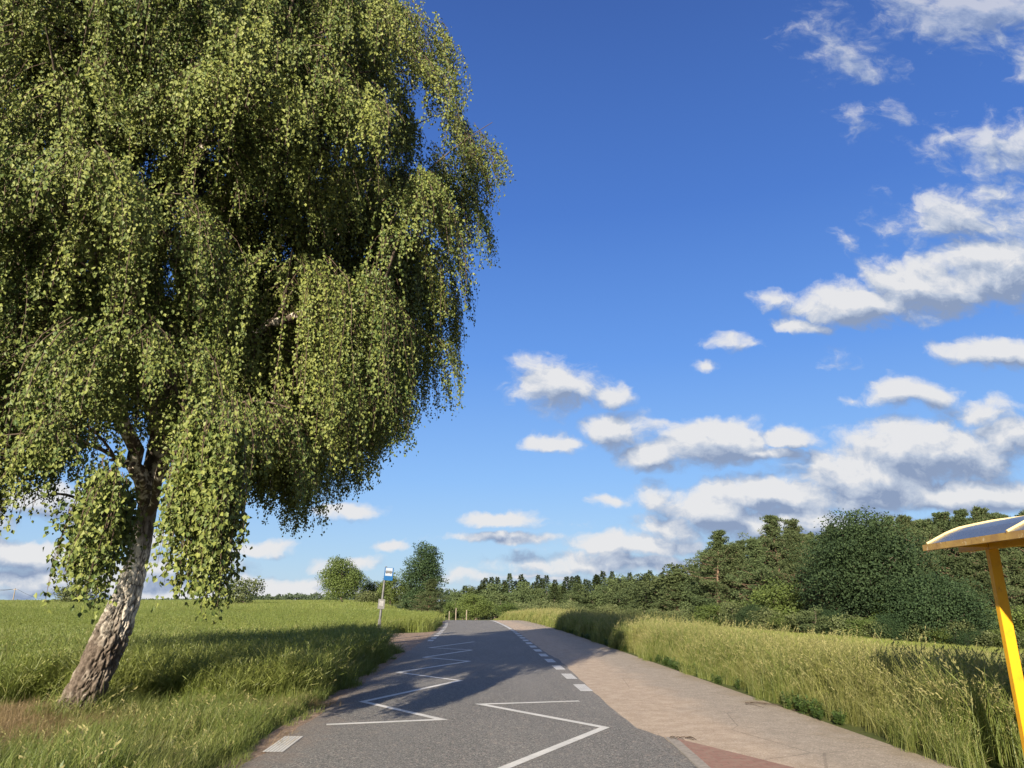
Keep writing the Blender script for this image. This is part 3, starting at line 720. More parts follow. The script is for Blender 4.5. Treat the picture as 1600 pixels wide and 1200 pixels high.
def build_birch():
    r = np.random.default_rng(23)
    root = empty('weeping_birch', (-6.95, 11.0, 0.0)); org = np.array([-6.95, 11.0, 0.0])
    tag(root, 'big weeping birch with a leaning furrowed trunk beside the road', 'tree')
    # trunk
    ctr = [pl(112,1128), pl(122,1100), pl(150,1045), pl(176,985), pl(200,925), pl(218,865), pl(230,800), pl(238,735), pl(252,660), pl(280,570), pl(310,470)]
    wid = [92, 84, 78, 78, 62, 50, 45, 46, 40, 36, 32]
    ctr = [np.array(c) for c in ctr] + [np.array([-5.6, 11.1, 9.0]), np.array([-5.7, 11.2, 12.0]), np.array([-5.6, 11.0, 15.0])]
    rad = [w_ / 2 / FPX * 6.7 for w_ in wid] + [0.11, 0.07, 0.03]
    ctr = np.array(ctr); ctr[0, 2] = min(ctr[0, 2], -0.15)
    cl = np.concatenate([[0], np.cumsum(np.linalg.norm(np.diff(ctr, axis=0), axis=1))])
    ns = 620; s = np.concatenate([np.linspace(0, cl[8], 500, endpoint=False), np.linspace(cl[8], cl[-1], 120)])
    C = np.stack([np.interp(s, cl, ctr[:, k]) for k in range(3)], -1)
    ker = np.hanning(41); ker /= ker.sum()
    for k in range(3): C[:, k] = np.convolve(np.pad(C[:, k], 20, mode='reflect', reflect_type='odd'), ker, 'valid')
    R = np.interp(s, cl, rad); R = np.convolve(np.pad(R, 20, mode='edge'), ker, 'valid')
    T = norm(np.gradient(C, axis=0)); A = norm(np.cross(T, [0, 1.0, 0])); B = np.cross(T, A)
    nth = 170; th = np.arange(nth) * 2 * math.pi / nth
    V = np.zeros((len(s), nth, 3)); plate = np.zeros((len(s), nth))
    for i in range(len(s)):
        fl = 1 + 0.06 * math.exp(-s[i] / 0.35)
        for j in range(nth):
            q = th[j]; ct, st = math.cos(q), math.sin(q); k = R[i]
            if s[i] < cl[8]:
                wob_ = mnoise.noise((ct * 1.3, st * 1.3, s[i] * 0.6)) * 0.10 + math.sin(q * 5 + s[i] * 0.8) * 0.02 * math.exp(-s[i] / 1.2)
                P3 = Vector((ct * R[i] * 10.5, st * R[i] * 10.5, s[i] * 3.3 + q * 0.3))
                w2 = mnoise.noise_vector(P3 * 1.7) * 0.55 + mnoise.noise_vector(P3 * 5.0) * 0.15
                dd, _ = mnoise.voronoi(P3 + w2); cr = dd[1] - dd[0]
                cr = min(1.0, cr / 0.42); plate[i, j] = cr
                low = 1 - float(sstep(1.5, 2.8, s[i])); amp = 0.010 + 0.044 * low
                fine = mnoise.noise((ct * 9, st * 9, s[i] * 22)) * 0.006 + mnoise.noise((ct * 26, st * 26, s[i] * 50)) * 0.003
                rr = k * fl * (1 + wob_) + amp * (cr ** 0.6 - 0.7) + fine * (0.4 + low)
            else: rr = k; plate[i, j] = 1
            V[i, j] = C[i] + rr * (ct * A[i] + st * B[i])
    i = np.arange(len(s) - 1)[:, None] * nth; j = np.arange(nth)[None]
    Q = np.stack([i + j, i + (j + 1) % nth, i + nth + (j + 1) % nth, i + nth + j], -1).reshape(-1, 4)
    g = Geo(); g.add(V.reshape(-1, 3) - org, Q)
    tr = g.obj('trunk', [], root, smooth=True)
    me = tr.data
    a = me.attributes.new('plate', 'FLOAT', 'POINT'); a.data.foreach_set('value', plate.astype(np.float32).ravel())
    a = me.attributes.new('along', 'FLOAT', 'POINT'); a.data.foreach_set('value', np.repeat(s, nth).astype(np.float32))
    m = mat('birch_bark'); b = NB(m); o = b.obj(); pt = b.attr('plate'); al = b.attr('along')
    n = b.noise(o, 5, 6, 0.65); nf = b.noise(o, 26, 6, 0.7, stretch=(1, 1, .6)); nl = b.noise(o, 3.0, 5, 0.65, stretch=(1, 1, 0.5))
    rough_c = b.mix(b.mr(nf, 0.35, 0.68), (0.060, 0.046, 0.036), (0.140, 0.112, 0.090))
    rough_c = b.mix(b.mr(n, 0.5, 0.7), rough_c, (0.22, 0.19, 0.16))
    white = b.mix(b.mr(nf, 0.4, 0.75), (0.72, 0.67, 0.58), (0.32, 0.27, 0.22))
    hgt = b.m('ADD', al, b.m('MULTIPLY', b.m('SUBTRACT', nl, 0.5), 3.2))
    wm = b.mr(hgt, 1.1, 2.3)
    sc_ = b.m('MULTIPLY', b.mr(nl, 0.63, 0.67), b.mr(pt, 0.3, 0.6))
    wm = b.m('MAXIMUM', wm, b.m('MULTIPLY', sc_, 0.8))
    keep = b.mr(b.noise(o, 2.4, 4, 0.6, stretch=(1, 1, 0.8)), 0.56, 0.62)      # dark rough patches high up
    upper = b.mr(al, 3.4, 4.4); wm = b.m('MULTIPLY', wm, b.mr(b.m('ADD', al, b.m('MULTIPLY', b.m('SUBTRACT', nl, 0.5), 1.6)), 2.5, 3.1, 1.0, 0.10))
    wm = b.m('MULTIPLY', wm, b.m('SUBTRACT', 1.0, b.m('MULTIPLY', keep, b.m('ADD', 0.45, b.m('MULTIPLY', upper, 0.5)))))
    c = b.mix(wm, rough_c, white)
    ck = b.mr(pt, 0.02, 0.42); c = b.mix(b.m('MULTIPLY', b.m('SUBTRACT', 1.0, ck), 0.85), c, (0.045, 0.034, 0.027))
    b.out(c, 0.85, b.bump(nf, 0.7, 0.012), 0.2)
    me.materials.append(m)
    # limbs
    WB = mat('birch_limb_bark'); b = NB(WB); o = b.obj(); n = b.noise(o, 7, 5, 0.6, stretch=(1, 1, 1)); 
    b.out(b.mix(b.mr(n, 0.40, 0.50), (0.55, 0.50, 0.42), (0.09, 0.07, 0.055)), 0.8, b.bump(n, 0.4, 0.01), 0.2)
    LIMBS = []
    def limb(pts, r0, r1):
        pts = np.array(pts, float); t = np.linspace(0, 1, len(pts)); tt = np.linspace(0, 1, 26)
        P = np.stack([np.interp(tt, t, pts[:, k]) for k in range(3)], -1)
        kk = np.array([1, 2, 3, 2, 1.0]) / 9
        for k in range(3): P[:, k] = np.convolve(np.pad(P[:, k], 2, mode='reflect', reflect_type='odd'), kk, 'valid')
        P[1:-1] += r.normal(0, 0.035, (24, 3)); gl = Geo(); tube(gl, P - org, np.interp(tt, [0, 1], [r0, r1]), 9)
        gl.obj('limb', WB, root, smooth=True); LIMBS.append(P)
    tc = lambda z: np.array([np.interp(z, C[:, 2], C[:, k]) for k in range(3)])
    limb([tc(3.3), pl(300, 600, 10.6), pl(345, 553, 10.3), pl(420, 510, 10.0), pl(520, 470, 9.6), pl(600, 440, 9.4)], 0.13, 0.03)
    limb([tc(3.1), pl(205, 690, 10.4), pl(180, 600, 9.6), pl(150, 520, 9.0), pl(120, 470, 8.6)], 0.13, 0.03)
    limb([tc(2.9), pl(262, 700, 9.8), pl(300, 660, 8.8), pl(330, 645, 7.9), pl(345, 650, 7.4)], 0.07, 0.015)
    limb([tc(3.2), pl(210, 740, 9.8), pl(190, 715, 8.9), pl(175, 720, 8.2)], 0.05, 0.012)
    for k in range(20):
        z0 = 3.6 + k * 0.52; a = k * 2.4 + 0.6; p0 = tc(z0); zt = z0 + 1.2 + r.uniform(0, 1.6); Rm = np.interp(zt, PZ, PR) * r.uniform(0.6, 0.8)
        d = np.array([math.sin(a), math.cos(a), 0])
        q = [p0, p0 + d * Rm * 0.3 + [0, 0, 0.9], np.array([BX, BY, zt]) + d * Rm * 0.7 , np.array([BX, BY, zt + 0.35]) + d * Rm]
        limb(q, 0.11 - 0.003 * k, 0.02)
    LP = np.concatenate(LIMBS)
    # boughs and hanging strands
    SP = []; SD = []; SL = []; SB = []; BG = Geo(); big = []
    def bough(E, S, nst, wide=0.5, Lr=(0.9, 2.4), lift=0.7, sizef=1.0, tmin=0.3, osc=1.0):
        mid = (E + S) / 2 + np.array([0, 0, lift]); t = np.linspace(0, 1, 9)[:, None]
        P = (1 - t) ** 2 * S + 2 * t * (1 - t) * mid + t ** 2 * E
        tube(BG, P - org, np.linspace(0.028, 0.006, 9), 4, cap=False)
        d = norm((E - S) * [1, 1, 0] + 1e-4); sd = np.array([-d[1], d[0], 0])
        nc = max(2, nst // 9); cid = r.integers(0, nc, nst)
        tt = (tmin + (1 - tmin) * r.uniform(0, 1, nc) ** 0.8)[cid][:, None]
        B0 = (1 - tt) ** 2 * S + 2 * tt * (1 - tt) * mid + tt ** 2 * E
        la = r.normal(0, wide * 0.5, nc)[cid][:, None]
        B0 = B0 + sd * la + np.array([0, 0, 1.0]) * (-0.25 * np.abs(la) + r.normal(0, 0.08, (nst, 1))) + r.normal(0, 0.055, (nst, 3))
        out = norm(d * r.uniform(0.0, 1.0, nc)[cid][:, None] + sd * np.sign(la) * r.uniform(0.1, 1, nc)[cid][:, None] + r.normal(0, 0.30, (nst, 3)) * [1, 1, 0.2]) * osc
        SP.append(B0); SD.append(out); L_ = (r.uniform(*Lr, nc)[cid] * r.uniform(0.6, 1.08, nst)) * (0.6 + 0.4 * tt[:, 0]); SL.append(L_); big.append(np.full(nst, sizef))
    nb = 0; acc = []
    def feed(E, d, z, mx):
        cand = LP[np.abs(LP[:, 2] - (z - 0.4)) < 1.6]
        if len(cand) == 0: cand = LP
        Sx = cand[np.argmin(np.linalg.norm(cand - (E - d * 1.3), axis=1))]
        return Sx if np.linalg.norm(E - Sx) < mx else E - norm(E - Sx) * mx
    for k in range(14000):
        z = r.uniform(3.2, 16.2); a = r.uniform(0, 2 * math.pi); d = np.array([math.sin(a), math.cos(a), 0])
        R0 = float(np.interp(z, PZ, PR))
        if r.uniform() > (R0 / 5.7): continue
        inner = k > 7500
        lob = 0.97 + 0.42 * mnoise.noise((math.cos(a) * 3.4, math.sin(a) * 3.4, z * 0.42))
        f = r.uniform(0.35, 0.80) if inner else lob * r.uniform(0.86, 1.0)
        E = np.array([BX, BY, z]) + d * (R0 * min(f, 1.03) - 0.15)
        hz = float(hem_z(np.array(E[0]), np.array(E[1])))
        Lx = r.uniform(1.2, 2.3)
        if z - hz < 3.4: Lx = max(Lx, z - hz + 0.2)
        if z < hz + 0.6 or E[1] < 4.6: continue
        if f < 0.72 and z < 5.4: continue
        # the crown is hollow on the side that faces the road: a deep shaded bay between its curtains
        dd_ = E[1] * CT + (z - EYE) * ST; ex = 800 + FPX * E[0] / dd_; ey = 600 - FPX * ((z - EYE) * CT - E[1] * ST) / dd_
        hx = (ex - (345 + 0.12 * (ey - 400))) / 115; hy = (ey - 430) / 235
        if hx * hx + hy * hy < 1 and E[1] < (9.0 if inner else 10.4) and r.uniform() < 0.93: continue
        hx = (ex - 450) / 105; hy = (ey - 610) / 185
        if hx * hx + hy * hy < 1 and E[1] < (10.4 if inner else 11.8) and r.uniform() < 0.93: continue
        if acc:
            dv = (np.array(acc) - E) * [1, 1, 0.62]
            low_far = E[1] > 10.6 and E[0] > -6.5 and z < 8.0
            if (dv ** 2).sum(1).min() < (0.55 if low_far else (0.92 if not inner else 0.66)) ** 2: continue
        acc.append(E)
        vis = E[1] < 13.0 and (E[0] > -E[1] * 0.80 - 1.0)
        bough(E, feed(E, d, z, 2.2), (150 if vis else (110 if E[0] > -6.5 and z < 8 else 52)) if not inner else 62, r.uniform(0.45, 0.75), (0.45 * Lx, Lx) if Lx > 2.3 else (0.5, Lx), r.uniform(0.25, 0.6))
        nb += 1
    main = sum(len(x) for x in SP)
    # low hanging sprays in front of the trunk
    def spray(cx0, cx1, top, Y, n, L0, L1, ns=34):
        for q in range(n):
            px = r.uniform(cx0, cx1); E = pl(px, top + r.uniform(-15, 25) + abs(px - (cx0 + cx1) / 2) * 0.35, Y + r.uniform(-0.35, 0.35))
            S_ = pl((cx0 + cx1) / 2 - 8, top - 5, Y + 0.6)
            bough(E, S_, ns, 0.16, (L0, L1), 0.12, 1.12, 0.75, 0.22)
    spray(290, 362, 668, 7.3, 18, 0.7, 1.88)
    spray(150, 196, 752, 7.4, 9, 0.5, 1.25)
    SP = np.concatenate(SP); SD = np.concatenate(SD); SL = np.concatenate(SL); big = np.concatenate(big)
    hz = hem_z(SP[:, 0], SP[:, 1]) + np.abs(r.normal(0, 0.28, len(SP)))
    SLm = np.where(np.arange(len(SP)) < main, np.minimum(SL, SP[:, 2] - hz), SL)
    # sprays stop at their own hems
    k = np.arange(len(SP)) >= main
    ok = SLm > 0.22
    SP, SD, SLm, big = SP[ok], SD[ok], SLm[ok], big[ok]
    n = len(SP)
    gcol = mnoise.noise
    sway = r.normal(0, 0.045, (n, 2)); ph = r.uniform(0, 6.28, n)
    def at_s(i, sarc):
        o = 0.42 * (1 - np.exp(-sarc / 0.35))[:, None]
        P = SP[i] + SD[i] * o * [1, 1, 0.5]
        P[:, 2] -= sarc * 0.97 - 0.0
        P[:, 0] += sway[i, 0] * sarc + 0.02 * np.sin(sarc * 4 + ph[i]); P[:, 1] += sway[i, 1] * sarc + 0.02 * np.cos(sarc * 3.3 + ph[i])
        return P
    # leaves
    per = 37.0; cnt = np.maximum(4, (SLm * per / big * np.where((SP[:, 1] > 13.0) & (SP[:, 2] > 8), 0.6, 1.0)).astype(int)); idx = np.repeat(np.arange(n), cnt)
    u = r.uniform(0, 1, len(idx)); sa = u * SLm[idx]
    P = at_s(idx, sa) + r.normal(0, 0.026, (len(idx), 3)) - org
    Aax = r.normal(0, 0.45, (len(idx), 3)); Aax[:, 2] -= 0.85
    Nn = r.normal(0, 0.5, (len(idx), 3)); outw = norm((P + org - np.array([BX, BY, 0])) * [1, 1, 0]); Nn += outw * 0.35 + SD[idx] * 0.6; Nn[:, 2] += 0.35
    Ls = r.uniform(0.034, 0.058, len(idx)) * np.where(big[idx] > 1, 1.2, 1.0)
    patch = np.array([gcol(Vector((a * 0.9, b_ * 0.9, c_ * 0.5))) for a, b_, c_ in SP])
    att = np.clip(r.uniform(0, 1, len(idx)) * 0.75 + 0.13 + patch[idx] * 0.35, 0, 1)
    cg = Geo(); cards(cg, P, Aax, Nn, Ls, Ls * 0.78, att, 0, 0.18)
    # thin twigs as ribbons
    tw = np.arange(n)[r.uniform(size=n) < 0.75]; ks = 6
    Ps = np.stack([at_s(tw, SLm[tw] * q) for q in np.linspace(0, 0.98, ks)], 1) - org
    wdt = np.linspace(0.0055, 0.002, ks)[None, :, None] * np.stack([np.cos(ph[tw]), np.sin(ph[tw]), 0 * ph[tw]], -1)[:, None]
    VV = np.stack([Ps - wdt, Ps + wdt], 2).reshape(-1, 3); m_ = len(tw)
    base = np.arange(m_)[:, None] * (2 * ks) + 2 * np.arange(ks - 1)[None]
    QQ = np.stack([base, base + 1, base + 3, base + 2], -1).reshape(-1, 4)
    cg.add(VV, QQ, 0.3, 1)
    cg.obj('crown', [M_BIRCH_LEAF, simple('twig', (0.07, 0.045, 0.03), 0.8)], root)
    BG.obj('branch', simple('branch_bark', (0.10, 0.075, 0.055), 0.85), root, smooth=True)
build_birch()
# ------------------------------------------------------------------ background trees
def limb_tube(g, p0, p1, r0, r1, n=6, sag=0.0, slot=0, rr=rng):
    p0 = np.array(p0, float); p1 = np.array(p1, float); t = np.linspace(0, 1, 6)[:, None]
    P = p0 + (p1 - p0) * t; P[1:-1] += rr.normal(0, 0.03 * np.linalg.norm(p1 - p0), (4, 3)) ; P[:, 2] += sag * np.sin(t[:, 0] * math.pi)
    k = 36 if n > 6 else 8; tk = np.linspace(0, 1, k); P = np.stack([np.interp(tk, t[:, 0], P[:, q]) for q in range(3)], -1)
    tube(g, P, np.linspace(r0, r1, k), n, slot, cap=False)
    return P
def blob_leaves(g, c, rad, n, size, r, flat=1.0, up=0.25, jitter=0.45, asp=0.75, slot=0, base=0.5):
    d = rdir(n, r); d[:, 2] += up; d = norm(d)
    q = np.array([mnoise.noise(Vector((x * 2.3, y * 2.3, z_ * 2.3 + c[0]))) for x, y, z_ in d])
    rr = rad * (0.80 + 0.5 * q + r.normal(0, 0.07, n))
    P = c + d * rr[:, None] * [1, 1, flat]
    N_ = d + r.normal(0, jitter, (n, 3)); A = r.normal(size=(n, 3))
    L = size * r.uniform(0.7, 1.3, n)
    cards(g, P, A, N_, L, L * asp, np.clip(base + r.normal(0, 0.22, n), 0, 1), slot, 0.12)
def tmpl_broad(seed, Ht, Wd, th, nb, nl, ls, bark, leaf, conical=0.0, kind='dome'):
    r = np.random.default_rng(seed); gt = Geo(); gc = Geo()
    lean = r.normal(0, 0.02, 2) * Ht
    top = np.array([lean[0], lean[1], Ht * 0.82])
    TP = limb_tube(gt, (0, 0, -0.6), top, 0.022 * Ht, 0.006 * Ht, 8, rr=r)
    hc = (Ht - th) / 2; zc = th + hc
    for k in range(nb):
        d = rdir(1, r)[0]; f = r.uniform(0.35, 0.82); zz = d[2] * f
        wz = 1 - conical * (zz * 0.5 + 0.5); wz = max(wz, 0.15)
        c = np.array([d[0] * f * Wd / 2 * wz, d[1] * f * Wd / 2 * wz, zc + zz * hc * 1.12])
        br = Wd * r.uniform(0.13, 0.21) * (0.6 + 0.4 * wz)
        c[2] = min(c[2], Ht - br * 0.85)
        blob_leaves(gc, c, br, max(20, int(nl / nb * (br / (Wd * .17)) ** 2)), ls, r, r.uniform(0.75, 1.0), 0.3, 0.5, base=0.5 + r.normal(0, 0.2))
        if k % 3 == 0:
            zs = max(th * 0.7, c[2] - abs(r.normal(0.18, 0.05)) * Ht); zs = min(zs, TP[-1][2] * 0.97)
            limb_tube(gt, [np.interp(zs, TP[:, 2], TP[:, q]) for q in range(3)], c, 0.007 * Ht, 0.002 * Ht, 4, rr=r)
    return (gt.mesh('trunk_mesh', True), bark, gc.mesh('crown_mesh'), leaf)
def tmpl_pine(seed, Ht, Wd, th, leaf, bark=None, dens=1.0):
    r = np.random.default_rng(seed); gt = Geo(); gc = Geo(); bark = bark or M_PBARK
    lx, ly = r.normal(0, 0.03, 2) * Ht
    ax = lambda t: np.array([lx * abs(t) ** 1.5 + math.sin(t * 5 + seed) * 0.012 * Ht, ly * abs(t) ** 1.5, Ht * t])
    P = np.array([ax(t) for t in np.linspace(-0.04, 0.98, 40)]); tube(gt, P, np.linspace(0.016, 0.003, 40) * Ht, 7, cap=False)
    n = int(76 * dens)
    for k in range(n):
        t = th / Ht + (1 - th / Ht) * (k + r.uniform()) / n; p0 = ax(t); a = k * 2.4 + r.normal(0, 0.5)
        t = min(t, 0.965); p0 = ax(t); u = (t - th / Ht) / (1 - th / Ht)
        Lb = Wd / 2 * (0.30 + 0.85 * math.sin(min(1, u * 1.25 + 0.18) * math.pi) ** 0.8) * r.uniform(0.55, 1.15) if u < 0.85 else Wd / 2 * (0.34 - 1.5 * (u - 0.85)) * r.uniform(0.6, 1.1)
        d = np.array([math.cos(a), math.sin(a), r.uniform(-0.1, 0.75)]); p1 = p0 + d * Lb
        limb_tube(gt, p0, p1, 0.0042 * Ht, 0.0012 * Ht, 4, sag=-0.05 * Lb, rr=r)
        if r.uniform() < 0.06 + 0.10 * (u < 0.15): continue
        for q in range(4):
            c = p0 + (p1 - p0) * (1.0 - q * 0.24) + r.normal(0, 0.22, 3) * [1, 1, 1.3] * Lb * 0.6
            rb = Wd * r.uniform(0.055, 0.095) * (1 - 0.55 * max(0, u - 0.45) / 0.55); m_ = int(70 * dens * (1 - 0.45 * u))
            dd = rdir(m_, r); dd[:, 2] = dd[:, 2] * 0.9 + 0.15; Pn = c + dd * rb * r.uniform(0.35, 1.0, (m_, 1)) * [1, 1, 0.80]
            cards(gc, Pn, dd + [0, 0, 0.35] + r.normal(0, .3, (m_, 3)), dd * 0.8 + r.normal(0, 0.8, (m_, 3)) + [0, 0, 0.15], r.uniform(0.18, 0.34, m_), 0.10, np.clip(0.5 + r.normal(0, 0.25, m_), 0, 1))
    for k in range(6):       # dead twigs low on the trunk
        t = r.uniform(0.5, 1.0) * th / Ht; a = r.uniform(0, 6.28); limb_tube(gt, ax(t), ax(t) + np.array([math.cos(a), math.sin(a), 0.15]) * Wd * 0.2, 0.002 * Ht, 0.0007 * Ht, 3, rr=r)
    return (gt.mesh('trunk_mesh', True), bark, gc.mesh('crown_mesh'), leaf)
def tmpl_spruce(seed, Ht, Wd, leaf, low=0.06):
    r = np.random.default_rng(seed); gt = Geo(); gc = Geo()
    tube(gt, [[0, 0, -0.6], [0.02, 0, Ht * 0.5], [0, 0.03, Ht * 0.98]], np.array([0.016, 0.009, 0.002]) * Ht, 6, cap=False)
    n = 110
    for k in range(n):
        t = low + (1 - low) * (k / n) ** 0.92; a = k * 2.39 + r.normal(0, 0.3); Lb = Wd / 2 * (1 - t) ** 0.85 * r.uniform(0.7, 1.15) + 0.12
        p0 = np.array([0, 0, Ht * t]); d = np.array([math.cos(a), math.sin(a), 0.0])
        m_ = int(26 + 60 * Lb / (Wd / 2)); u = r.uniform(0.1, 1, m_)[:, None]; sd = np.array([-d[1], d[0], 0])
        Pn = p0 + d * Lb * u + sd * r.normal(0, 0.20, (m_, 1)) * Lb * (1.1 - u * 0.6) + np.array([0, 0, 1.0]) * (Lb * (0.22 * u - 0.30 * u ** 2) + r.normal(0, 0.05 * Ht * 0.1, (m_, 1)))
        cards(gc, Pn, d + sd * r.normal(0, 0.6, (m_, 1)) + [0, 0, -0.15] + r.normal(0, .2, (m_, 3)), r.normal(0, 0.45, (m_, 3)) + [0, 0, 0.8] + d * 0.5, r.uniform(0.25, 0.45, m_), 0.17, np.clip(0.5 + r.normal(0, 0.25, m_), 0, 1))
    return (gt.mesh('trunk_mesh', True), M_BARK, gc.mesh('crown_mesh'), leaf)

TM = {}
def reg(key, t, h, w_, name):
    t[0].materials.append(t[1]); t[2].materials.append(t[3]); TM[key] = (t[0], t[2], h, w_, name)
for k in range(4): reg('pine%d' % k, tmpl_pine(300 + k, 16, 6.2, 5.0 + k, M_PINE), 16, 6.2, 'pine_tree')
for k in range(3): reg('pinelow%d' % k, tmpl_pine(320 + k, 13, 6.4, 1.2, M_PINE, dens=1.15), 13, 6.4, 'pine_tree')
for k in range(3): reg('spruce%d' % k, tmpl_spruce(330 + k, 12, 5.2, M_FAR), 12, 4.6, 'spruce_tree')
for k in range(4): reg('broad%d' % k, tmpl_broad(340 + k, 11, 7.5, 0.2, 42, 7000, 0.32, M_BARK, M_FAR, 0.35), 11, 7.5, 'broadleaf_tree')
for k in range(2): reg('green%d' % k, tmpl_broad(350 + k, 9, 8.5, 0.4, 46, 8000, 0.26, M_BARK, M_GREEN, 0.1), 9, 8.5, 'broadleaf_tree')
for k in range(2): reg('shrub%d' % k, tmpl_broad(360 + k, 3.4, 5.2, 0.1, 26, 3000, 0.20, M_BARK, M_SHRUB, 0.1), 3.4, 5.2, 'shrub')
reg('oak', tmpl_broad(371, 15, 15, 0.3, 130, 52000, 0.23, M_BARK, M_OAK, 0.22), 15, 15, 'broadleaf_tree')
reg('oaklow', tmpl_broad(372, 9, 13, 0.2, 90, 26000, 0.23, M_BARK, M_OAK, 0.05), 9, 13, 'broadleaf_tree')
reg('tall', tmpl_broad(373, 15, 11, 0.9, 90, 26000, 0.25, M_BARK, M_OAK, 0.55), 15, 11, 'broadleaf_tree')
reg('round', tmpl_broad(374, 10, 11, 0.6, 70, 20000, 0.25, M_BARK, M_GREEN, 0.15), 10, 11, 'broadleaf_tree')
PROTO = {}
def place(key, px, top, Y, label, group=None, wpx=None, rz=None, cat=None, sink=0.0):
    tm, cm, h0, w0, name = TM[key]
    x, _, zt = at(px, top, Y); zb = Hf(x, Y) - sink; h = max(zt - zb, 0.8); s = h / h0
    sw = s if wpx is None else (wpx / FPX * Y / (CT * CT) * 0.98) / w0
    rz = rng.uniform(0, 6.28) if rz is None else rz
    if key not in PROTO:
        root = empty(name, (x, Y, zb), rz, (sw, sw, s))
        link(bpy.data.objects.new('trunk', tm), root); link(bpy.data.objects.new('crown', cm), root)
        PROTO[key] = root
    else:
        root = copy_tree(PROTO[key]); root.location = (x, Y, zb); root.rotation_euler = (0, 0, rz); root.scale = (sw, sw, s)
        if 'group' in root.keys(): del root['group']
    tag(root, label, cat or ('shrub' if name == 'shrub' else 'tree'), group)
    return root
ORD = ['first','second','third','fourth','fifth','sixth','seventh','eighth','ninth','tenth','eleventh','twelfth','thirteenth','fourteenth','fifteenth','sixteenth','seventeenth','eighteenth','nineteenth','twentieth']
# --- single trees one can tell apart
place('oak', 1337, 797, 88, 'huge dark green broadleaf tree bulging from the forest edge on the right', 'forest edge trees', 205)
place('oaklow', 1452, 895, 80, 'low dark green broadleaf tree under the pines left of the yellow shelter post', 'forest edge trees', 150)
place('green0', 1208, 905, 100, 'bushy lighter green tree at the left foot of the huge dark tree', 'forest edge trees', 95)
place('pine1', 1112, 828, 112, 'flat topped pine with bare reddish leaning trunk at the left end of the pine stand', 'forest edge trees', 80)
place('pinelow0', 1152, 852, 110, 'shorter bushy pine just right of the flat topped pine', 'forest edge trees', 72)
place('pinelow1', 1182, 842, 104, 'bushy olive pine second from the flat topped pine', 'forest edge trees', 76)
place('pine2', 1207, 806, 108, 'tall thin pine standing above its neighbours left of the huge dark tree', 'forest edge trees', 80)
place('pinelow2', 1232, 830, 102, 'bushy pine touching the left side of the huge dark tree', 'forest edge trees', 72)
place('pine0', 1242, 812, 112, 'thin topped pine rising behind the left shoulder of the huge dark tree', 'forest edge trees', 80)
for i, (px, tp, ky) in enumerate([(1405,806,'pine3'),(1436,812,'pine0'),(1464,801,'pine2'),(1490,795,'pine1'),(1522,793,'pine3'),(1545,802,'pine2'),(1572,826,'pine0'),(1597,798,'pine1'),(1625,806,'pine3'),(1660,800,'pine2')]):
    place(ky, px, tp, 102 + (i % 3) * 5, '%s pine counted rightwards from the huge dark tree along the forest edge' % ORD[i], 'forest edge trees', 72 + 8 * (i % 3))
for i, (px, tp) in enumerate([(1418,880),(1500,872),(1540,862),(1585,868),(1632,858)]):
    place('pinelow%d' % (i % 3), px, tp, 92 + 2 * (i % 2), '%s low bushy pine from the left in front of the tall pines behind the shelter' % ORD[i], 'forest edge trees', 84)
for i, (px, tp, wd) in enumerate([(1268,945,50),(1400,930,70),(1515,948,72),(1572,935,80),(1630,940,80),(1160,930,60),(1095,925,56)]):
    place('green%d' % (i % 2) if i % 2 else 'broad1', px, tp, 84 if px > 1240 else 106, '%s undergrowth tree in the row of low dark bushes at the foot of the forest' % ORD[i], 'undergrowth along the forest edge', wd)
place('broad0', 1047, 874, 128, 'pointed pale green broadleaf tree standing above the belt left of the pines', 'forest belt trees', 92)
place('broad2', 1085, 890, 122, 'round green broadleaf tree between the pointed pale tree and the flat topped pine', 'forest belt trees', 66)
place('broad3', 1006, 893, 136, 'green broadleaf tree left of the pointed pale tree', 'forest belt trees', 70)
for i in range(20):
    px = 1090 + i * 28 + rng.uniform(-6, 6); base = float(np.interp(px, [1090, 1640], [974, 1022])); Y = float(np.interp(px, [1090, 1300, 1640], [108, 84, 72]))
    place(['shrub0', 'green1', 'shrub1', 'oaklow'][i % 4], px, base - rng.uniform(26, 44), Y, '%s bush from the left in the dark fringe between meadow and forest' % ORD[i], 'bushes fringing the meadow', 62)
# --- forest belt across the middle
r = np.random.default_rng(5)
def topline(px): return float(np.interp(px, [690, 730, 760, 800, 830, 900, 960, 1020, 1080, 1140], [936, 918, 905, 899, 903, 899, 896, 892, 890, 865]))
belt = []
i = 0; px = 700.0
while px < 1075:
    Y = float(np.interp(px, [700, 800, 900, 1075], [215, 200, 178, 128])) + r.uniform(-4, 4)
    belt.append((px, topline(px) + r.uniform(4, 26), Y)); px += r.uniform(10, 15)
for i, (px, tp, Y) in enumerate(belt):
    ky = ['broad0','broad1','spruce0','broad2','broad3','spruce1','broad1','broad3'][int(r.integers(0, 8))]
    wd = {'spruce': 26, 'broad': 46}[ky[:-1]] * r.uniform(0.85, 1.2)
    n_ = i + 1
    place(ky, px, tp, Y, 'front row tree of the distant belt beyond the crest, %s from the left' % (ORD[i] if i < 20 else 'twenty ' + ORD[i - 20]), 'front row of the forest belt', wd)
for i in range(58):
    px = 698 + i * 7.2 + r.uniform(-4, 4); Y = float(np.interp(px, [700, 900, 1100], [240, 205, 150])) + r.uniform(0, 14)
    ky = ['spruce0', 'spruce1', 'spruce2', 'broad1', 'spruce1'][int(r.integers(0, 5))]
    place(ky, px, topline(px) + r.uniform(-5, 9), Y, 'pointed tree top showing above the front row of the distant forest belt', 'back row of the forest belt', {'s': 30, 'b': 42, 'p': 36}[ky[0]] * r.uniform(0.9, 1.2))
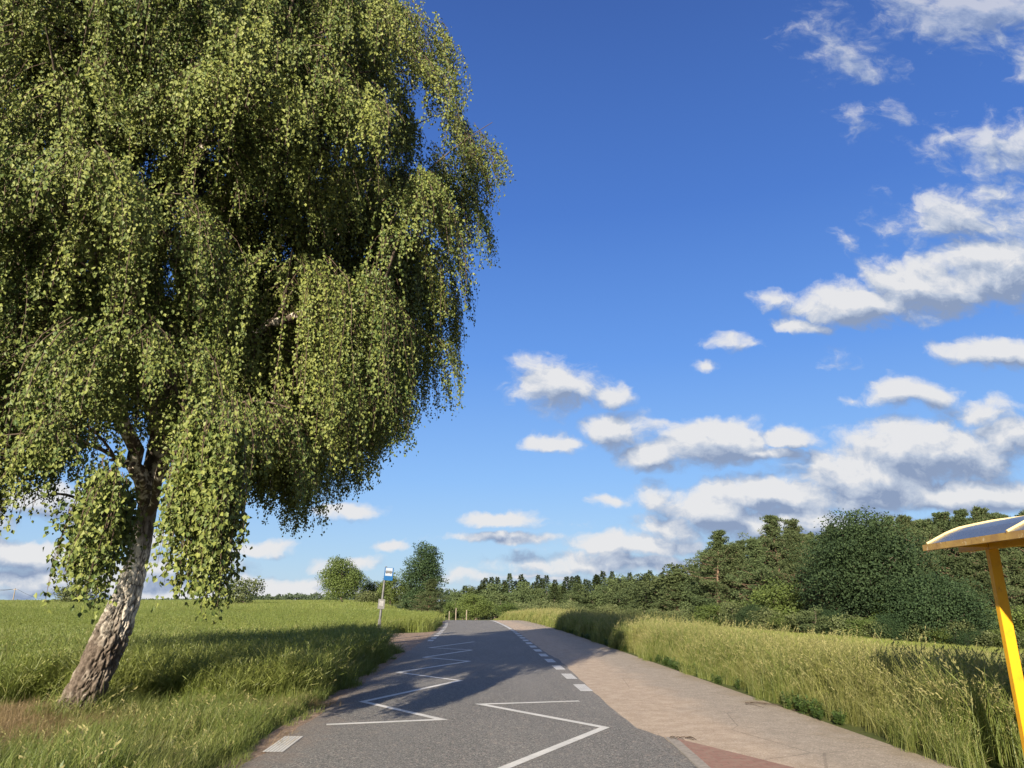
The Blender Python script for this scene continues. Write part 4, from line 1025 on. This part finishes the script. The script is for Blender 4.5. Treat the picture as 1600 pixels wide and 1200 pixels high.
for i in range(52):
    px = 1060 + i * 12.4 + r.uniform(-6, 6); Y = r.uniform(118, 140)
    ky = ['pinelow0', 'pinelow1', 'pine3', 'pinelow2'][int(r.integers(0, 4))]
    tp = float(np.interp(px, [1075, 1110, 1150, 1250, 1400, 1700], [888, 858, 850, 832, 812, 806])) + r.uniform(-6, 12)
    place(ky, px, tp, Y, 'pine filling the dark wood behind the forest edge trees', 'pines deep in the wood', 66 * r.uniform(0.9, 1.2))
for i in range(15):
    px = 800 + i * 22 + r.uniform(-5, 5); Y = float(np.interp(px, [800, 1120], [150, 108]))
    base = float(np.interp(px, [800, 1120], [955, 975])); place('shrub%d' % (i % 2), px, base - r.uniform(14, 26), Y, '%s low bush from the left along the foot of the distant belt' % ORD[i], 'bushes at the foot of the belt', 34)
# --- left side trees
place('round', 538, 869, 122, 'round light green tree left of the bus stop sign beyond the field', None, 74)
place('green1', 585, 900, 128, 'small pale tree between the round tree and the bus stop sign', None, 44)
place('green0', 612, 893, 120, 'light green tree directly behind the bus stop sign', None, 42)
place('tall', 664, 845, 118, 'tall dark green tree right of the bus stop sign', None, 88)
place('broad1', 640, 905, 122, 'low tree filling the gap left of the tall dark tree', None, 48)
place('pinelow1', 672, 905, 100, 'grey green pine with a bare trunk in front of the tall dark tree', None, 52)
place('shrub0', 572, 922, 118, 'low bush at the right foot of the round light green tree', None, 40)
place('shrub1', 383, 900, 105, 'dark rounded bush on the field horizon behind the hanging birch branches', None, 66)
place('shrub0', 120, 912, 120, 'pale grey green bush on the field horizon left of the birch trunk', None, 62)
place('round', 743, 926, 92, 'dark bushy shrub in the dip just beyond the road crest', 'shrubs beyond the crest', 64, cat='shrub')
place('green1', 712, 934, 112, 'pale shrub left of the dark one beyond the road crest', 'shrubs beyond the crest', 40)
place('green0', 793, 940, 105, 'small shrub at the right side of the road crest', 'shrubs beyond the crest', 44)
place('shrub0', 880, 940, 92, 'lighter bush showing over the shaded verge grass', None, 34)
place('shrub1', 950, 944, 84, 'round bush before the belt right of the shaded verge', None, 38)
# --- far wood on the horizon, left
def far_wood():
    g = Geo(); r = np.random.default_rng(8); n = 16000
    px = r.uniform(-300, 720, n); u = r.uniform(0, 1, n) ** 0.7
    Yd = r.uniform(330, 360, n)
    top = np.interp(px, [-300, 60, 170, 230, 400, 420, 500, 720], [1.2, 0.8, 1.2, 1.5, 2.2, 3.0, 4.0, 6])
    top = top * (1 + 0.3 * np.array([mnoise.noise((p_ * 0.08, 0, 0)) + 0.6 * mnoise.noise((p_ * 0.31, 3, 0)) for p_ in px]))
    x = (px - 800) / FPX * Yd / CT; z = 0.6 + top * u
    P = np.stack([x, Yd, z], -1); N_ = rdir(n, r) + [0, -0.9, 0.4]
    cards(g, P, rdir(n, r), N_, r.uniform(0.8, 1.5, n), 0.9, np.clip(0.45 + r.normal(0, 0.25, n), 0, 1))
    o = g.obj('distant_wood', M_DIST); tag(o, 'low blue green wood along the horizon beyond the left field', 'wood', kind='stuff')
far_wood()

# ------------------------------------------------------------------ bus stop sign
def bus_sign():
    Y = 33.5; x = at(591, 975, Y)[0]; zb = Hf(x, Y); root = empty('bus_stop_sign', (x, Y, zb), 0); root.rotation_euler = (0, math.radians(4.0), 0)
    tag(root, 'blue and white bus stop sign on a slightly leaning grey post', 'bus stop sign')
    grey = simple('post_galvanised', (0.13, 0.13, 0.13), 0.5, 0.4, 0.5, scale=6); dk = simple('post_dark', (0.10, 0.10, 0.10), 0.6)
    blue = simple('sign_blue', (0.010, 0.075, 0.21), 0.7, 0.1, var=0.05); white = simple('sign_white', (0.26, 0.30, 0.36), 0.7, 0.1, var=0.04); blk = simple('sign_black', (0.02, 0.02, 0.025), 0.5)
    g = Geo(); tube(g, [[0, 0, -0.3], [0, 0, 1.6], [0, 0, 3.18]], [0.065, 0.055, 0.045], 12); g.obj('post', grey, root, smooth=True)
    g = Geo()
    for k in range(12):
        a = k * math.pi / 6; tube(g, [[0.06 * math.cos(a), 0.06 * math.sin(a), -0.3], [0.055 * math.cos(a), 0.055 * math.sin(a), 0.9]], [0.018, 0.016], 5)
    g.obj('sleeve', dk, root)
    W_, Hh = 0.40, 0.56; cx, cz = 0.17, 2.86
    gp_ = Geo(); box(gp_, (cx, -0.06, cz), (W_, 0.02, Hh)); pn = gp_.obj('sign_panel', blue, root)
    g = Geo(); box(g, (cx, -0.073, cz + 0.09), (W_ * 0.78, 0.005, Hh * 0.62)); g.obj('white_field', white, pn)
    g = Geo(); y0 = -0.079; zc = cz + 0.06       # side view of a bus
    box(g, (cx, y0, zc + 0.015), (0.30, 0.005, 0.075)); box(g, (cx - 0.01, y0 + .0005, zc + 0.065), (0.26, 0.005, 0.03))
    for dx in (-0.09, 0.09):
        tube(g, [[cx + dx, y0 - 0.003, zc - 0.03], [cx + dx, y0 + 0.002, zc - 0.03]], 0.024, 12)
    g.obj('bus_symbol', blk, pn)
    g = Geo()
    for k in range(4): box(g, (cx - 0.10 + 0.066 * k, y0 - 0.004, zc + 0.032), (0.045, 0.003, 0.012))
    g.obj('symbol_windows', white, pn)
    g = Geo()
    for dz in (0.25, -0.22): box(g, (cx * 0.4, -0.03, cz + dz), (0.20, 0.05, 0.025))
    g.obj('bracket', grey, root)
    g = Geo(); box(g, (0.0, -0.08, 1.55), (0.30, 0.03, 0.42)); tt = g.obj('timetable_case', dk, root)
    g = Geo(); box(g, (0.0, -0.098, 1.58), (0.18, 0.004, 0.22)); g.obj('timetable_sheet', simple('paper', (0.20, 0.20, 0.20), 0.6), tt)
bus_sign()

# ------------------------------------------------------------------ bus shelter
def shelter():
    fx, fy = 4.43, 7.84           # far end of the front gutter beam (ground plan)
    root = empty('bus_shelter', (4.75, 7.31, Hf(4.75, 7.31))); org = np.array(root.location)
    tag(root, 'yellow steel bus shelter post and curved dark roof at the right edge', 'bus shelter')
    ym = mat('yellow_paint'); b = NB(ym); o = b.obj(); n = b.noise(o, 9, 7, 0.7); n2 = b.noise(o, 45, 5, 0.7)
    c = b.mix(b.mr(n, 0.45, 0.75), (0.57, 0.295, 0.004), (0.47, 0.235, 0.006)); c = b.mix(b.mr(b.m('ADD', n, b.m('MULTIPLY', n2, .35)), 0.80, 0.90, 0, 0.8), c, (0.20, 0.075, 0.025))
    b.out(c, 0.5, b.bump(n2, 0.25, 0.003), 0.4)
    yw = mat('yellow_paint_worn'); b = NB(yw); o = b.obj(); n = b.noise(o, 14, 7, 0.7); n2 = b.noise(o, 5, 4, 0.6)
    c = b.mix(b.mr(n2, 0.35, 0.65), (0.44, 0.29, 0.09), (0.34, 0.21, 0.08)); c = b.mix(b.mr(n, 0.56, 0.70), c, (0.17, 0.085, 0.04)); c = b.mix(b.mr(n, 0.42, 0.34), c, (0.58, 0.46, 0.26))
    b.out(c, 0.75, b.bump(n, 0.5, 0.004), 0.25)
    rib_m = simple('rib_trim', (0.62, 0.50, 0.26), 0.6, 0.3, var=0.12)
    rf = mat('dark_polycarbonate'); b = NB(rf); o = b.obj(); n = b.noise(o, 3, 5, 0.6, stretch=(1, 0.3, 1)); n2 = b.noise(o, 40, 4, 0.7)
    c = b.mix(n, (0.018, 0.021, 0.030), (0.035, 0.038, 0.046)); c = b.mix(b.mr(n2, 0.62, 0.8, 0, 0.15), c, (0.10, 0.10, 0.09))
    b.out(c, b.mr(n2, 0.3, 0.7, 0.20, 0.26), b.bump(n, 0.1, 0.005), 0.5)
    zf = 2.20; zr = 2.19; Ln = 5.6
    def PT(u, v, z): # u across from front to back, v along the road towards the camera
        return np.array([fx + u - 0.050 * v, fy - v - 0.05 * u, z]) - org
    def bar(g, a, c_, wx, wz):
        a = np.array(a); c_ = np.array(c_); d = norm(c_ - a); up = np.array([0, 0, 1.0])
        if abs(d[2]) > 0.9: up = np.array([0, 1.0, 0])
        s = norm(np.cross(d, up)); t = np.cross(s, d)
        V = [p + s * i * wx / 2 + t * j * wz / 2 for p in (a, c_) for j in (-1, 1) for i in (-1, 1)]
        g.add(V, [[0, 2, 3, 1], [4, 5, 7, 6], [0, 1, 5, 4], [2, 6, 7, 3], [0, 4, 6, 2], [1, 3, 7, 5]])
    Wd = 2.3
    for nm, u in (('front_beam', 0.0), ('rear_beam', Wd)):
        g = Geo(); bar(g, PT(u, -0.03, zf), PT(u, Ln, zf), 0.05, 0.062); g.obj('beam', yw, root)
    g = Geo(); bar(g, PT(0.37, 0.0, zr), PT(0.37, Ln, zr), 0.08, 0.08); g.obj('purlin', ym, root)
    for v in (0.52, 3.1, 5.3):
        g = Geo(); bx_ = PT(0.37, v, 0); bar(g, [bx_[0], bx_[1], -0.15], [bx_[0], bx_[1], zr - 0.041 - org[2]], 0.10, 0.055); g.obj('post', ym, root)
        g = Geo(); bar(g, [bx_[0] - 0.12, bx_[1], 0.006], [bx_[0] + 0.12, bx_[1], 0.006], 0.2, 0.012); g.obj('base_plate', yw, root)
        g = Geo(); bar(g, PT(0.029, v, zf - 0.005), PT(0.325, v, zf - 0.005), 0.04, 0.05); bar(g, PT(0.411, v, zf - 0.005), PT(Wd - 0.029, v, zf - 0.005), 0.04, 0.05); g.obj('cross_arm', ym, root)
    def arc(t): return t * Wd, zf + 0.035 + float(np.interp(min(t, 1 - t), [0, .035, .09, .15, .24, .32, .5], [0, .040, .105, .160, .205, .240, .290]))
    ts = np.linspace(0.0, 1.0, 33)
    for v in (0.02, 1.42, 2.82, 4.22, 5.58):
        g = Geo(); P = [PT(arc(t)[0], v, arc(t)[1] + 0.006) for t in ts]; tube(g, P, 0.015, 6); g.obj('rib', rib_m, root, smooth=True)
    for k in range(4):
        v0, v1 = 0.04 + 1.4 * k, 1.40 + 1.4 * k; g = Geo()
        top = [[PT(arc(t)[0], v, arc(t)[1] + dz) for v in (v0, v1)] for dz in (0.0, -0.008) for t in ts]
        V = np.array(top).reshape(-1, 3); m_ = len(ts); Q = []
        for a in range(m_ - 1):
            Q.append([2 * a, 2 * a + 1, 2 * a + 3, 2 * a + 2]); q = 2 * m_; Q.append([q + 2 * a, q + 2 * a + 2, q + 2 * a + 3, q + 2 * a + 1])
            Q.append([2 * a, 2 * a + 2, q + 2 * a + 2, q + 2 * a]); Q.append([2 * a + 1, q + 2 * a + 1, q + 2 * a + 3, 2 * a + 3])
        g.add(V, Q); g.obj('roof_panel', rf, root, smooth=False)
shelter()

# ------------------------------------------------------------------ small far things
wood_m = simple('weathered_wood', (0.28, 0.24, 0.19), 0.9, 0.1, var=0.2)
def wpost(px, py, Y, hgt, label, group='posts beyond the crest', orange=False):
    x, _, z = at(px, py, Y); g = Geo()
    ax = np.array([[0, 0, -1.2], [0.0, 0, hgt * 0.5], [0.02, 0, hgt]]); tube(g, ax, [0.06, 0.055, 0.05], 8)
    root = g.obj('fence_post', wood_m, None, loc=(x, Y, z - hgt)); tag(root, label, 'post', group)
wpost(712.5, 950, 84, 1.35, 'tall pale wooden post left of the shrubs beyond the crest')
wpost(729, 953, 88, 1.2, 'wooden post standing in front of the dark shrub beyond the crest')
wpost(702, 955, 95, 0.9, 'short wooden post leftmost of the three beyond the crest')
def pole():
    Y = 215; x, _, zt = at(24, 919, Y); zb = Hf(x, Y); root = empty('utility_pole', (x, Y, zb)); h = zt - zb
    tag(root, 'thin grey utility pole with wires far across the left field', 'utility pole')
    g = Geo(); tube(g, [[0, 0, -1], [0, 0, h]], [0.17, 0.12], 8); g.obj('pole', wood_m, root)
    g = Geo(); box(g, (0, 0, h - 0.35), (1.5, 0.12, 0.12)); g.obj('crossarm', wood_m, root)
    wm = simple('wire', (0.05, 0.05, 0.05), 0.6)
    for dx, (qx, qy, qY), sg in ((-0.6, (-70, 916, 205), 1), (0.6, (75, 938, 260), 1), (-0.6, (-70, 924, 205), 1)):
        e = np.array(at(qx, qy, qY)) - np.array([x, Y, zb]); t = np.linspace(0, 1, 12)[:, None]; P = np.array([dx, 0, h - 0.3]) * (1 - t) + e * t; P[:, 2] -= 0.5 * np.sin(t[:, 0] * math.pi)
        g = Geo(); tube(g, P, 0.035, 4, cap=False); g.obj('wire', wm, root)
pole()
# fallen twigs on the footway
tw_m = simple('dead_twig', (0.07, 0.05, 0.035), 0.9)
def twig(px, py, L_, a, label):
    x, y = gp(px, py); r = np.random.default_rng(int(px)); g = Geo()
    for k in range(7):
        a2 = a + r.normal(0, 0.35); o = r.uniform(-0.5, 0.5, 2) * L_ * [1, 0.3]; l = L_ * r.uniform(0.3, 0.7); t = np.linspace(0, 1, 6)
        P = np.stack([o[0] + math.cos(a2) * l * t, o[1] + math.sin(a2) * l * t + 0.03 * np.sin(t * 5), 0.012 + 0.012 * np.sin(t * 4)], -1)
        tube(g, P, np.linspace(0.006, 0.002, 6), 4)
    o = g.obj('fallen_twig', tw_m, None, loc=(x, y, 0.0)); tag(o, label, 'twig', 'twigs fallen on the footway')
twig(1200, 1100, 0.9, -0.5, 'longer dead twig lying on the footway nearest the tall grass')
twig(1250, 1112, 0.7, -0.6, 'dead twig lying right beside the tall grass on the footway')
twig(1060, 1155, 0.25, -0.2, 'little dark twig beside the kerb and red paving')
